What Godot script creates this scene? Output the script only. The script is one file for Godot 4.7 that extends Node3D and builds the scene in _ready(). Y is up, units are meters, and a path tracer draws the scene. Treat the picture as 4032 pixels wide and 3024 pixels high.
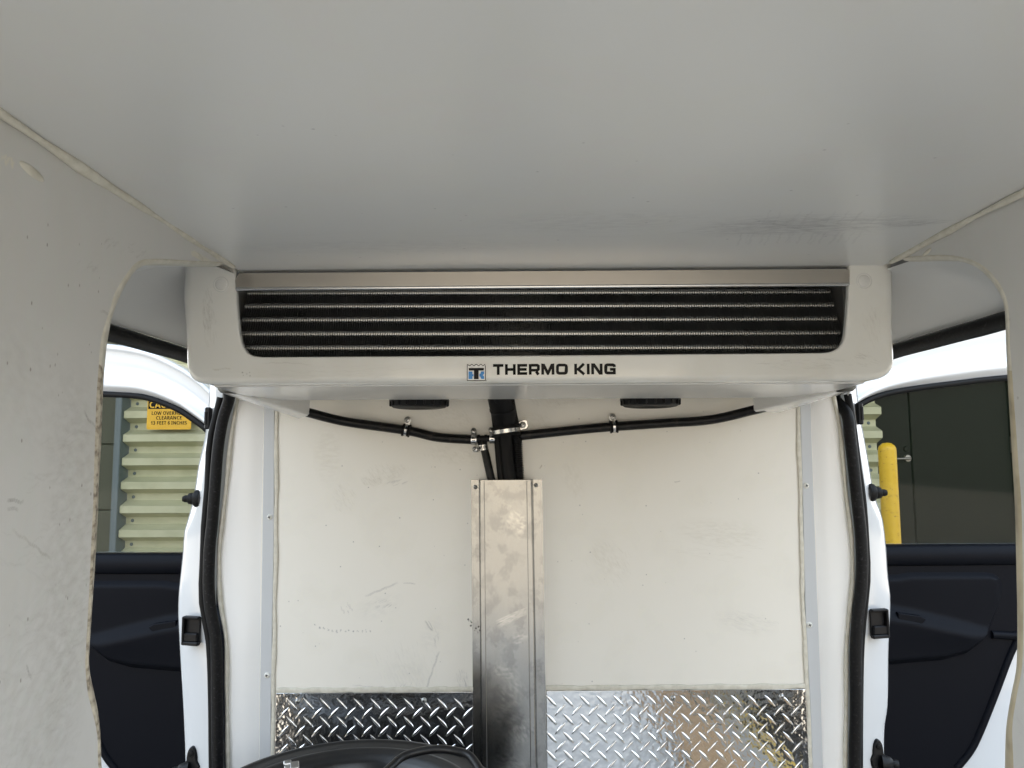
extends Node3D
# A refrigerated cargo van seen from its rear doors: white lined load space, evaporator under the roof, bulkhead, open side doors and the yard beyond.

const UP := Vector3.UP
var rng := RandomNumberGenerator.new()
var M := {}
var used := {}


# ---------------------------------------------------------------- mesh building
class Mb:
	var v := PackedVector3Array()
	var n := PackedVector3Array()
	var uv := PackedVector2Array()
	var idx := PackedInt32Array()
	var rect := Rect2(0, 0, 1, 1)      # what part of the plane becomes uv 0..1
	var plane := 0                     # 0: x,y   1: z,y   2: x,z

	func at(p: Vector3) -> Vector2:
		var q := Vector2(p.x, p.y)
		if plane == 1: q = Vector2(p.z, p.y)
		if plane == 2: q = Vector2(p.x, p.z)
		var w := (q - rect.position) / rect.size
		return Vector2(w.x, 1.0 - w.y)

	func put(p: Vector3, nn: Vector3) -> int:
		v.append(p); n.append(nn); uv.append(at(p))
		return v.size() - 1

	func tri(a: int, b: int, c: int) -> void:
		var g := (v[b] - v[a]).cross(v[c] - v[a])
		if g.length_squared() < 1e-18: return
		if g.dot(n[a] + n[b] + n[c]) > 0.0: idx.append_array(PackedInt32Array([a, c, b]))
		else: idx.append_array(PackedInt32Array([a, b, c]))

	func quad(a: Vector3, b: Vector3, c: Vector3, d: Vector3, out: Vector3) -> void:
		var g := (b - a).cross(c - a)
		if g.length_squared() < 1e-16: g = (c - a).cross(d - a)
		g = g.normalized()
		if g.dot(out) < 0.0: g = -g
		var i := put(a, g); put(b, g); put(c, g); put(d, g)
		tri(i, i + 1, i + 2); tri(i, i + 2, i + 3)

	func mesh() -> ArrayMesh:
		var a := []
		a.resize(Mesh.ARRAY_MAX)
		a[Mesh.ARRAY_VERTEX] = v; a[Mesh.ARRAY_NORMAL] = n; a[Mesh.ARRAY_TEX_UV] = uv; a[Mesh.ARRAY_INDEX] = idx
		var m := ArrayMesh.new()
		m.add_surface_from_arrays(Mesh.PRIMITIVE_TRIANGLES, a)
		return m

	# rows of points, smooth normals; out: a rough direction the surface faces
	func grid(rows: Array, out: Vector3, ring := false) -> void:
		var h := rows.size()
		var w: int = rows[0].size()
		var first := v.size()
		for j in h:
			for i in w:
				var i0 := (i - 1 + w) % w if ring else maxi(i - 1, 0)
				var i1 := (i + 1) % w if ring else mini(i + 1, w - 1)
				var du: Vector3 = rows[j][i1] - rows[j][i0]
				var dv: Vector3 = rows[mini(j + 1, h - 1)][i] - rows[maxi(j - 1, 0)][i]
				var g := du.cross(dv).normalized()
				put(rows[j][i], g if g.length() > 0.5 else out)
		if out != Vector3.ZERO:
			var s := 0.0
			for k in range(first, v.size()): s += n[k].dot(out)
			if s < 0.0:
				for k in range(first, v.size()): n[k] = -n[k]
		for j in h - 1:
			for i in (w if ring else w - 1):
				var a := first + j * w + i
				var b := first + j * w + (i + 1) % w
				tri(a, b, b + w); tri(a, b + w, a + w)

	# a plate: outline in the local x,y plane, front at z = 0, rounded front edge of radius bev (number or one per point)
	func slab(poly: Array, xf: Transform3D, depth: float, bev = 0.0, steps := 4, deep := []) -> void:
		var p := PackedVector2Array()
		var bv := PackedFloat32Array()
		for i in poly.size():
			p.append(Vector2(poly[i][0], poly[i][1]) if poly[i] is Array else poly[i])
			bv.append(bev[i] if bev is Array else bev)
		if Geometry2D.is_polygon_clockwise(p):
			p.reverse(); bv.reverse()
			deep = deep.duplicate(); deep.reverse()
		var c := p.size()
		var en := PackedVector2Array()
		for i in c:
			var e := (p[(i + 1) % c] - p[i]).normalized()
			en.append(Vector2(e.y, -e.x))
		var vn := PackedVector2Array()
		var soft := []
		for i in c:
			var a := en[(i - 1 + c) % c]
			var m := (a + en[i]).normalized()
			vn.append(m / maxf(0.35, m.dot(en[i])))
			soft.append(a.dot(en[i]) > 0.75)
		var inner := PackedVector2Array()
		for i in c: inner.append(p[i] - vn[i] * bv[i])
		var b := xf.basis
		var rows := []
		for k in steps + 1:
			var t := PI / 2 * k / steps
			var ring := PackedVector2Array()
			var z := PackedFloat32Array()
			for i in c:
				ring.append(p[i] - vn[i] * bv[i] * (1.0 - cos(t)))
				z.append(-bv[i] * (1.0 - sin(t)))
			rows.append([ring, z, t])
		var back := PackedFloat32Array(); back.resize(c); back.fill(-depth)
		for i in deep.size(): back[i] = -deep[i]
		rows.push_front([p, back, 0.0])
		for i in c:
			var j := (i + 1) % c
			var ni := vn[i].normalized() if soft[i] else en[i]
			var nj := vn[j].normalized() if soft[j] else en[i]
			for k in rows.size() - 1:
				var q := []
				for e in [[k, i, ni], [k, j, nj], [k + 1, j, nj], [k + 1, i, ni]]:
					var r: Array = rows[e[0]]
					var t: float = r[2]
					var nn: Vector3 = Vector3(e[2].x * cos(t), e[2].y * cos(t), sin(t))
					q.append(put(xf * Vector3(r[0][e[1]].x, r[0][e[1]].y, r[1][e[1]]), (b * nn).normalized()))
				tri(q[0], q[1], q[2]); tri(q[0], q[2], q[3])
		var tr := Geometry2D.triangulate_polygon(inner)
		if tr.is_empty(): tr = Geometry2D.triangulate_polygon(p)
		for side in [[inner, 0.0, Vector3(0, 0, 1)], [p, -depth, Vector3(0, 0, -1)]]:
			var f := v.size()
			for i in c: put(xf * Vector3(side[0][i].x, side[0][i].y, side[1] if side[1] == 0.0 else back[i]), (b * side[2]).normalized())
			for i in range(0, tr.size(), 3): tri(f + tr[i], f + tr[i + 1], f + tr[i + 2])

	func box(c: Vector3, s: Vector3, bev := 0.0, b := Basis.IDENTITY) -> void:
		var h := s / 2
		var e := minf(bev, minf(s.x, minf(s.y, s.z)) * 0.45)
		if e <= 0.0:
			for ax in 3:
				for sg in [-1.0, 1.0]:
					var d := Vector3.ZERO; d[ax] = sg
					var u := Vector3.ZERO; u[(ax + 1) % 3] = h[(ax + 1) % 3]
					var w := Vector3.ZERO; w[(ax + 2) % 3] = h[(ax + 2) % 3]
					var o: Vector3 = d * h[ax]
					quad(c + b * (o - u - w), c + b * (o + u - w), c + b * (o + u + w), c + b * (o - u + w), b * d)
			return
		# chamfered: faces, edge strips, corners
		var P := func(sx: float, sy: float, sz: float, ax: int) -> Vector3:
			var q := Vector3(sx * h.x, sy * h.y, sz * h.z)
			for k in 3:
				if k != ax: q[k] -= signf(q[k]) * e
			return c + b * q
		for ax in 3:
			for sg in [-1.0, 1.0]:
				var q := []
				for st in [[-1, -1], [1, -1], [1, 1], [-1, 1]]:
					var s3 := Vector3.ZERO; s3[ax] = sg; s3[(ax + 1) % 3] = st[0]; s3[(ax + 2) % 3] = st[1]
					q.append(P.call(s3.x, s3.y, s3.z, ax))
				var d := Vector3.ZERO; d[ax] = sg
				quad(q[0], q[1], q[2], q[3], b * d)
			for s1 in [-1.0, 1.0]:
				for s2 in [-1.0, 1.0]:
					var a1 := (ax + 1) % 3
					var a2 := (ax + 2) % 3
					var lo := Vector3.ZERO; lo[ax] = -1; lo[a1] = s1; lo[a2] = s2
					var hi := lo; hi[ax] = 1
					var d := Vector3.ZERO; d[a1] = s1; d[a2] = s2
					quad(P.call(lo.x, lo.y, lo.z, a1), P.call(hi.x, hi.y, hi.z, a1), P.call(hi.x, hi.y, hi.z, a2), P.call(lo.x, lo.y, lo.z, a2), b * d)
		for s1 in [-1.0, 1.0]:
			for s2 in [-1.0, 1.0]:
				for s3 in [-1.0, 1.0]:
					var q0: Vector3 = P.call(s1, s2, s3, 0)
					quad(q0, P.call(s1, s2, s3, 1), P.call(s1, s2, s3, 2), q0, b * Vector3(s1, s2, s3))

	# profile: [radius, height] pairs along the local y axis
	func lathe(prof: Array, xf: Transform3D, seg := 32) -> void:
		var rows := []
		for q in prof:
			var r := PackedVector3Array()
			for i in seg:
				var a := TAU * i / seg
				r.append(xf * Vector3(cos(a) * q[0], q[1], sin(a) * q[0]))
			rows.append(r)
		for k in rows.size() - 1:
			var d := Vector2(prof[k + 1][0] - prof[k][0], prof[k + 1][1] - prof[k][1]).normalized()
			var first := v.size()
			var nb := xf.basis.inverse().transposed()
			var pd := Vector2(prof[k][0] - prof[k - 1][0], prof[k][1] - prof[k - 1][1]).normalized() if k > 0 else d
			var nd := Vector2(prof[k + 2][0] - prof[k + 1][0], prof[k + 2][1] - prof[k + 1][1]).normalized() if k + 2 < prof.size() else d
			var d0 := (d + pd).normalized() if d.dot(pd) > 0.6 else d
			var d1 := (d + nd).normalized() if d.dot(nd) > 0.6 else d
			for e in [[k, d0], [k + 1, d1]]:
				for i in seg:
					var a := TAU * i / seg
					put(rows[e[0]][i], (nb * Vector3(cos(a) * e[1].y, -e[1].x, sin(a) * e[1].y)).normalized())
			for i in seg:
				var a := first + i
				var b := first + (i + 1) % seg
				tri(a, b, b + seg); tri(a, b + seg, a + seg)

	# a round (or oval: squash) bar along points; r: a number or one per point
	func tube(path: Array, r, sides := 14, squash := 1.0, flat := Vector3.UP) -> void:
		var c := path.size()
		var rows := []
		var up := Vector3.ZERO
		for i in c:
			var t: Vector3 = (path[mini(i + 1, c - 1)] - path[maxi(i - 1, 0)]).normalized()
			if up == Vector3.ZERO:
				up = flat if absf(t.dot(flat)) < 0.95 else Vector3.RIGHT
			up = (up - t * up.dot(t)).normalized()
			var s := t.cross(up).normalized()
			var row := PackedVector3Array()
			var rr: float = r[i] if r is Array or r is PackedFloat32Array else r
			for k in sides:
				var a := TAU * k / sides
				row.append(path[i] + (s * cos(a) + up * sin(a) * squash) * rr)
			rows.append(row)
		var first := v.size()
		grid(rows, Vector3.ZERO, true)
		var fl := 0.0
		for k in sides: fl += n[first + k].dot(rows[0][k] - path[0])
		if fl < 0.0:
			for k in range(first, v.size()): n[k] = -n[k]
		# the triangles were oriented by the first normals; turn them too
		if fl < 0.0:
			pass
		for e in [[0, path[0] - path[1]], [c - 1, path[c - 1] - path[c - 2]]]:
			var nn: Vector3 = e[1].normalized()
			var m := put(path[e[0]], nn)
			var f := v.size()
			for k in sides: put(rows[e[0]][k], nn)
			for k in sides: tri(m, f + k, f + (k + 1) % sides)
		fix(first)

	# every triangle wound to agree with its normals
	func fix(_from: int) -> void:
		for k in range(0, idx.size(), 3):
			var g := (v[idx[k + 1]] - v[idx[k]]).cross(v[idx[k + 2]] - v[idx[k]])
			if g.dot(n[idx[k]] + n[idx[k + 1]] + n[idx[k + 2]]) > 0.0:
				var s := idx[k + 1]
				idx[k + 1] = idx[k + 2]; idx[k + 2] = s


func smooth(points: Array, per := 6) -> Array:
	var o := []
	for i in points.size() - 1:
		var a: Vector3 = points[maxi(i - 1, 0)]
		var b: Vector3 = points[i]
		var c: Vector3 = points[i + 1]
		var d: Vector3 = points[mini(i + 2, points.size() - 1)]
		for k in per: o.append(b.cubic_interpolate(c, a, d, float(k) / per))
	o.append(points[-1])
	return o


# an open outline with its corners cut round, ends kept
func rounded(list: Array, passes: int) -> Array:
	var l := list.map(func(p): return Vector2(p[0], p[1]))
	for k in passes:
		var o := [l[0]]
		for i in l.size() - 1:
			var d: float = minf(0.25, 0.006 / maxf(l[i].distance_to(l[i + 1]), 1e-4)) if l[i].distance_to(l[i + 1]) > 0.024 else 0.25
			if i > 0: o.append(l[i].lerp(l[i + 1], d))
			if i < l.size() - 2: o.append(l[i + 1].lerp(l[i], d))
		o.append(l[-1])
		l = o
	return l


func v3(list: Array) -> Array:
	return list.map(func(p): return Vector3(p[0], p[1], p[2]))


# x of a list of [y, x] pairs (falling y) at y
func along(list: Array, y: float) -> float:
	var c := list.size()
	if y >= list[0][0]: return lerpf(list[0][1], list[1][1], (y - list[0][0]) / (list[1][0] - list[0][0]))
	for i in c - 1:
		if y >= list[i + 1][0]:
			var h: float = list[i + 1][0] - list[i][0]
			var t: float = (y - list[i][0]) / h
			var i0 := maxi(i - 1, 0)
			var i3 := mini(i + 2, c - 1)
			var m0: float = (list[i + 1][1] - list[i0][1]) / (list[i + 1][0] - list[i0][0]) * h
			var m1: float = (list[i3][1] - list[i][1]) / (list[i3][0] - list[i][0]) * h
			var t2 := t * t
			var t3 := t2 * t
			return (2 * t3 - 3 * t2 + 1) * list[i][1] + (t3 - 2 * t2 + t) * m0 + (3 * t2 - 2 * t3) * list[i + 1][1] + (t3 - t2) * m1
	return list[c - 1][1]


# ---------------------------------------------------------------- naming
func numbered(parent: Node, called: String) -> String:
	if not used.has(parent): used[parent] = {}
	var k: int = used[parent].get(called, 0)
	used[parent][called] = k + 1
	return called if k == 0 else "%s_%03d" % [called, k]


func part(called: String, mb, m: Material, parent: Node = null, at := Transform3D()) -> MeshInstance3D:
	var o := MeshInstance3D.new()
	o.mesh = mb.mesh() if mb is Mb else mb
	o.material_override = m
	o.transform = at
	var to: Node = parent if parent else self
	o.name = numbered(to, called)
	to.add_child(o, true)
	return o


func thing(called: String, label: String, category: String, group := "") -> Node3D:
	var o := Node3D.new()
	o.name = numbered(self, called)
	add_child(o, true)
	tag(o, label, category, group)
	return o


func tag(o: Node, label: String, category: String, group := "") -> void:
	o.set_meta("label", label)
	o.set_meta("category", category)
	if group: o.set_meta("group", group)


# ---------------------------------------------------------------- materials and textures
func mat(called: String, lin: Color, rough: float, metal := 0.0) -> StandardMaterial3D:
	var m := StandardMaterial3D.new()
	m.resource_name = called
	m.albedo_color = lin.linear_to_srgb()
	m.roughness = rough
	m.metallic = metal
	M[called] = m
	return m


func noise_tex(freq: float, size: int, ramp: Array, seed_: int, normal := 0.0, kind := FastNoiseLite.TYPE_SIMPLEX_SMOOTH, octaves := 4) -> NoiseTexture2D:
	var f := FastNoiseLite.new()
	f.noise_type = kind; f.frequency = freq; f.seed = seed_; f.fractal_octaves = octaves
	var t := NoiseTexture2D.new()
	t.width = size; t.height = size; t.seamless = true; t.noise = f
	if normal > 0.0:
		t.as_normal_map = true; t.bump_strength = normal
	elif ramp:
		var g := Gradient.new()
		g.offsets = PackedFloat32Array(ramp.map(func(e): return e[0]))
		g.colors = PackedColorArray(ramp.map(func(e): return e[1]))
		t.color_ramp = g
	return t


func tri(m: StandardMaterial3D, scale: float) -> StandardMaterial3D:
	m.uv1_triplanar = true
	m.uv1_world_triplanar = true
	m.uv1_scale = Vector3(scale, scale, scale)
	return m


# a panel's print of dirt: an even base with a fine mottle, to be drawn on
func board(w: int, h: int, base: Color, amp: float, seed_: int) -> Image:
	var img := Image.create(w, h, false, Image.FORMAT_RGB8)
	var f := FastNoiseLite.new()
	f.noise_type = FastNoiseLite.TYPE_SIMPLEX_SMOOTH; f.frequency = 0.006; f.seed = seed_; f.fractal_octaves = 5
	var a := f.get_image(w, h)
	var d := base.lerp(Color(0.62, 0.58, 0.5), 0.35)
	for y in h:
		for x in w:
			var k := (a.get_pixel(x, y).r - 0.45) * amp
			img.set_pixel(x, y, base.lerp(d, clampf(k, 0.0, 1.0)))
	return img


func dab(img: Image, x: int, y: int, col: Color, al: float) -> void:
	if x >= 0 and y >= 0 and x < img.get_width() and y < img.get_height():
		img.set_pixel(x, y, img.get_pixel(x, y).lerp(col, clampf(al, 0.0, 1.0)))


func stroke(img: Image, a: Vector2, b: Vector2, w: float, col: Color, al: float, broken := 0.5) -> void:
	var len_ := maxf(a.distance_to(b), 1.0)
	var d := (b - a) / len_
	var nn := Vector2(-d.y, d.x)
	var skip := 0.0
	var bow := rng.randf_range(-0.03, 0.03) * len_
	for s in int(len_) + 1:
		var t := s / len_
		if rng.randf() < 0.06: skip = rng.randf() * broken
		var fade := minf(1.0, minf(t, 1.0 - t) * 6.0 + 0.15)
		var c := a + d * s + nn * (bow * 4.0 * t * (1.0 - t) + 0.8 * sin(s * 0.21 + bow * 50.0))
		for k in range(-ceili(w), ceili(w) + 1):
			var q := c + nn * k
			var f := clampf(w + 0.5 - absf(k), 0.0, 1.0)
			dab(img, int(q.x), int(q.y), col, al * 0.75 * f * fade * (1.0 - skip) * rng.randf_range(0.25, 1.0))


# many fine parallel scratches in an oval
func scuff(img: Image, c: Vector2, rx: float, ry: float, ang: float, col: Color, al: float, count: int, len_: float) -> void:
	for i in count:
		var p := Vector2.from_angle(rng.randf() * TAU) * sqrt(rng.randf())
		var q := c + Vector2(p.x * rx, p.y * ry)
		var e := Vector2.from_angle(ang + rng.randf_range(-0.12, 0.12)) * len_ * rng.randf_range(0.3, 1.0) * 0.5
		stroke(img, q - e, q + e, rng.randf_range(0.3, 1.0), col, al * rng.randf_range(0.4, 1.0), 0.9)


# a rubbed smear: a grainy cloud of fine overlapping dabs
func smear(img: Image, c: Vector2, rx: float, ry: float, ang: float, col: Color, al: float) -> void:
	var f := FastNoiseLite.new()
	f.frequency = 0.09; f.seed = int(c.x * 7.0 + c.y); f.fractal_octaves = 4
	var dx := Vector2.from_angle(ang)
	var m := int(maxf(rx, ry)) + 2
	for y in range(-m, m):
		for x in range(-m, m):
			var p := Vector2(x, y)
			var q := Vector2(p.dot(dx) / rx, p.dot(Vector2(-dx.y, dx.x)) / ry)
			var e := 1.0 - q.length()
			if e <= 0.0: continue
			var k := f.get_noise_2d(q.x * rx * 0.35, q.y * ry) * 0.9 + 0.35
			if k > 0.0: dab(img, int(c.x) + x, int(c.y) + y, col, al * 0.5 * k * minf(1.0, e * 2.2) * rng.randf_range(0.4, 1.0))


func specks(img: Image, c: Vector2, rx: float, ry: float, col: Color, al: float, count: int, size := 1.6) -> void:
	for i in count:
		var p := c + Vector2(rng.randf_range(-rx, rx), rng.randf_range(-ry, ry))
		var r := rng.randf_range(0.5, size)
		for y in range(-3, 4):
			for x in range(-3, 4):
				dab(img, int(p.x) + x, int(p.y) + y, col, al * clampf(r + 0.6 - Vector2(x * rng.randf_range(0.8, 1.2), y).length(), 0.0, 1.0))


func tex(img: Image) -> ImageTexture:
	return ImageTexture.create_from_image(img)


func make_materials() -> void:
	var grain := noise_tex(0.02, 512, [], 3, 2.0)
	var frp := mat("white_liner", Color(0.62, 0.625, 0.62), 0.32)
	frp.normal_enabled = true; frp.normal_texture = grain; frp.normal_scale = 0.12
	tri(frp, 3.0)
	mat("white_paint", Color(0.56, 0.57, 0.58), 0.22).clearcoat_enabled = true
	M.white_paint.clearcoat_roughness = 0.06
	mat("pillar_lining", Color(0.93, 0.93, 0.92), 0.3)
	mat("trim_grey", Color(0.52, 0.54, 0.56), 0.42)
	var bead := mat("sealant", Color(1, 1, 1), 0.5)
	bead.albedo_texture = noise_tex(0.03, 256, [[0.0, Color(0.75, 0.735, 0.68)], [0.55, Color(0.81, 0.795, 0.745)], [1.0, Color(0.85, 0.838, 0.795)]], 8)
	tri(bead, 6.0)
	var rim := mat("worn_edge", Color(1, 1, 1), 0.6)
	rim.albedo_texture = noise_tex(0.03, 512, [[0.0, Color(0.3, 0.26, 0.21)], [0.3, Color(0.5, 0.46, 0.4)], [0.42, Color(0.66, 0.62, 0.55)], [0.6, Color(0.74, 0.71, 0.64)], [1.0, Color(0.82, 0.79, 0.72)]], 21, 0.0, FastNoiseLite.TYPE_SIMPLEX_SMOOTH, 5)
	tri(rim, 5.0)
	var st := mat("stained_edge", Color(1, 1, 1), 0.55)
	st.albedo_texture = noise_tex(0.012, 256, [[0.0, Color(0.58, 0.53, 0.44)], [0.4, Color(0.7, 0.66, 0.56)], [1.0, Color(0.78, 0.74, 0.64)]], 23)
	tri(st, 4.0)
	var rub := mat("seal_rubber", Color(1, 1, 1), 0.5)
	rub.albedo_texture = noise_tex(0.05, 512, [[0.0, Color(0.06, 0.06, 0.064)], [0.6, Color(0.075, 0.075, 0.08)], [0.75, Color(0.12, 0.12, 0.125)], [1.0, Color(0.3, 0.3, 0.3)]], 5, 0.0, FastNoiseLite.TYPE_SIMPLEX_SMOOTH, 5)
	rub.metallic_specular = 0.3
	tri(rub, 4.0)
	mat("black_rubber", Color(0.006, 0.006, 0.0065), 0.5).metallic_specular = 0.28
	var hose := mat("hose_rubber", Color(1, 1, 1), 0.38)
	hose.albedo_texture = noise_tex(0.02, 256, [[0.0, Color(0.06, 0.06, 0.064)], [0.6, Color(0.08, 0.08, 0.085)], [0.8, Color(0.14, 0.135, 0.125)], [1.0, Color(0.27, 0.25, 0.21)]], 15)
	hose.metallic_specular = 0.35
	tri(hose, 9.0)
	mat("black_plastic", Color(0.008, 0.008, 0.009), 0.4).metallic_specular = 0.3
	mat("dark_inside", Color(0.03, 0.03, 0.03), 0.6)
	mat("coil_case", Color(0.45, 0.45, 0.44), 0.5, 1.0)
	mat("tray", Color(0.68, 0.68, 0.665), 0.24).clearcoat_enabled = true
	M.tray.clearcoat = 0.4; M.tray.clearcoat_roughness = 0.12
	mat("door_trim", Color(0.0032, 0.0038, 0.0062), 0.45).metallic_specular = 0.2
	mat("door_insert", Color(0.0036, 0.0042, 0.0066), 0.5).metallic_specular = 0.2
	mat("housing", Color(0.68, 0.68, 0.665), 0.2).clearcoat_enabled = true
	M.housing.clearcoat = 0.8; M.housing.clearcoat_roughness = 0.05
	var steel := mat("brushed_strip", Color(0.5, 0.47, 0.43), 0.4, 1.0)
	steel.roughness_texture = noise_tex(0.01, 256, [[0.0, Color(0.7, 0.7, 0.7)], [1.0, Color(1, 1, 1)]], 31)
	tri(steel, 8.0)
	mat("bright_metal", Color(0.62, 0.62, 0.62), 0.24, 1.0)
	mat("zinc", Color(0.45, 0.45, 0.44), 0.35, 1.0)
	mat("white_screw", Color(0.76, 0.76, 0.72), 0.35)
	mat("coil_tube", Color(0.5, 0.5, 0.49), 0.35, 1.0)
	mat("coil_fin", Color(0.36, 0.36, 0.355), 0.4, 1.0)
	var plate := mat("tread_plate", Color(0.68, 0.69, 0.7), 0.12, 1.0)
	plate.normal_enabled = true; plate.normal_scale = 0.2
	plate.normal_texture = noise_tex(0.022, 512, [], 41, 6.0, FastNoiseLite.TYPE_SIMPLEX_SMOOTH, 2)
	tri(plate, 5.0)
	mat("tread_lug", Color(0.72, 0.72, 0.72), 0.16, 1.0)
	mat("letter_black", Color(0.006, 0.006, 0.007), 0.25).metallic_specular = 0.25
	mat("logo_blue", Color(0.03, 0.25, 0.62), 0.3)
	mat("logo_white", Color(0.8, 0.8, 0.78), 0.3)
	var tyre := mat("tyre_rubber", Color(0.008, 0.008, 0.0085), 0.45)
	tyre.normal_enabled = true; tyre.normal_scale = 0.15; tyre.normal_texture = grain
	tri(tyre, 8.0)
	mat("wheel_steel", Color(0.008, 0.008, 0.009), 0.28)
	mat("cable_black", Color(0.009, 0.009, 0.01), 0.42)
	var glass := mat("glass", Color(0.9, 0.95, 0.92), 0.03)
	glass.albedo_color = Color(0.1, 0.13, 0.1, 0.22)
	glass.metallic_specular = 0.2
	glass.transparency = BaseMaterial3D.TRANSPARENCY_ALPHA
	var clad := mat("cladding", Color(1, 1, 1), 0.5)
	clad.albedo_texture = noise_tex(0.012, 512, [[0.0, Color(0.68, 0.68, 0.54)], [0.5, Color(0.73, 0.725, 0.585)], [1.0, Color(0.76, 0.755, 0.62)]], 51)
	tri(clad, 0.7)
	mat("olive_panel", Color(0.06, 0.06, 0.032), 0.6)
	mat("grey_post", Color(0.12, 0.15, 0.155), 0.45)
	mat("green_door", Color(0.013, 0.0125, 0.0075), 0.5).metallic_specular = 0.25
	mat("handle_metal", Color(0.3, 0.28, 0.24), 0.4, 1.0)
	var yel := mat("bollard_yellow", Color(1, 1, 1), 0.45)
	yel.albedo_texture = noise_tex(0.03, 512, [[0.0, Color(0.42, 0.34, 0.14)], [0.16, Color(0.5, 0.4, 0.15)], [0.19, Color(0.88, 0.7, 0.12)], [1.0, Color(0.92, 0.75, 0.16)]], 61)
	tri(yel, 2.0)
	mat("sign_yellow", Color(0.82, 0.47, 0.02), 0.45)
	mat("strap_yellow", Color(0.85, 0.55, 0.06), 0.6)
	var conc := mat("concrete", Color(1, 1, 1), 0.85)
	conc.albedo_texture = noise_tex(0.01, 512, [[0.0, Color(0.47, 0.45, 0.425)], [0.5, Color(0.54, 0.52, 0.49)], [1.0, Color(0.6, 0.58, 0.545)]], 71, 0.0, FastNoiseLite.TYPE_SIMPLEX_SMOOTH, 6)
	tri(conc, 0.25)
	mat("tan_wall", Color(0.5, 0.45, 0.38), 0.8)
	mat("hedge", Color(0.03, 0.04, 0.02), 0.9)
	mat("canopy", Color(0.16, 0.16, 0.15), 0.7)
	mat("floor_liner", Color(0.5, 0.5, 0.49), 0.3)
	var ply := mat("plywood", Color(1, 1, 1), 0.6)
	ply.albedo_texture = noise_tex(0.02, 256, [[0.0, Color(0.74, 0.6, 0.45)], [1.0, Color(0.85, 0.72, 0.56)]], 81)
	tri(ply, 3.0)


func panel_mat(called: String, img: Image, rough: float) -> StandardMaterial3D:
	var m := mat(called, Color(1, 1, 1), rough)
	m.albedo_texture = tex(img)
	m.texture_repeat = false
	return m


# ---------------------------------------------------------------- small fittings
func screw(called: String, at: Vector3, r: float, m: Material, parent: Node, slot := "cross") -> void:
	var mb := Mb.new()
	var xf := Transform3D(Basis(Vector3.RIGHT, PI / 2), at)
	mb.lathe([[0.0, r * 0.62], [r * 0.35, r * 0.58], [r * 0.7, r * 0.42], [r * 0.93, r * 0.18], [r, 0.0], [r * 1.0, -0.002]], xf, 18)
	var s := part(called, mb, m, parent)
	if parent.get_parent() == self or parent == self:
		var k := Mb.new()
		if slot == "cross":
			for a in [0.35, 0.35 + PI / 2]: k.box(at + Vector3(0, 0, r * 0.6), Vector3(r * 0.9, r * 0.22, r * 0.12), 0.0, Basis(Vector3.BACK, a))
		else:
			k.box(at + Vector3(0, 0, r * 0.6), Vector3(r * 1.5, r * 0.26, r * 0.12), 0.0, Basis(Vector3.BACK, 0.7))
		part("drive_recess", k, M.black_plastic, s)


# a ring band round an axis: half width h, radii r0..r1
func band(mb: Mb, c: Vector3, axis: Vector3, rx: float, ry: float, h: float, th: float, seg := 36) -> void:
	var y := axis.normalized()
	var x := y.cross(Vector3.BACK)
	if x.length() < 0.1: x = Vector3.RIGHT
	x = x.normalized()
	var z := x.cross(y).normalized()
	var k := th / rx
	mb.lathe([[1.0 - k, -h], [1.0, -h], [1.0, h], [1.0 - k, h]], Transform3D(Basis(x * rx, y, z * ry), c), seg)


# ---------------------------------------------------------------- the scene
func _ready() -> void:
	rng.seed = 4711
	var cam := Camera3D.new()
	cam.name = "camera"
	cam.position = Vector3(0, 1.30, 0)
	cam.rotation_degrees = Vector3(5.37, 0.57, -0.27)
	cam.fov = 54.79
	cam.near = 0.02
	cam.far = 600.0
	add_child(cam)
	var env := Environment.new()
	env.background_mode = Environment.BG_SKY
	var sky := Sky.new()
	var ps := ProceduralSkyMaterial.new()
	ps.sky_top_color = Color(0.66, 0.72, 0.79)
	ps.sky_horizon_color = Color(0.93, 0.935, 0.925)
	ps.sky_curve = 0.2
	ps.ground_bottom_color = Color(0.45, 0.43, 0.4)
	ps.ground_horizon_color = Color(0.7, 0.7, 0.7)
	ps.sun_angle_max = 8.0
	ps.energy_multiplier = 1.5
	sky.sky_material = ps
	env.sky = sky
	env.tonemap_mode = Environment.TONE_MAPPER_LINEAR
	env.tonemap_exposure = 4.05
	env.sdfgi_enabled = true; env.ssao_enabled = true; env.ssil_enabled = true
	var we := WorldEnvironment.new()
	we.name = "world_environment"
	we.environment = env
	add_child(we)
	var sun := DirectionalLight3D.new()
	sun.name = "sun"
	sun.light_energy = 1.5
	sun.light_color = Color(1.0, 0.94, 0.84)
	sun.light_angular_distance = 0.5
	sun.shadow_enabled = true
	sun.rotation_degrees = Vector3(-63, 158, 0)
	add_child(sun)

	make_materials()
	make_ground()
	make_building()
	make_van()
	make_evaporator()
	make_cover()
	make_plates()
	make_lines()
	make_wheel()


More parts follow.
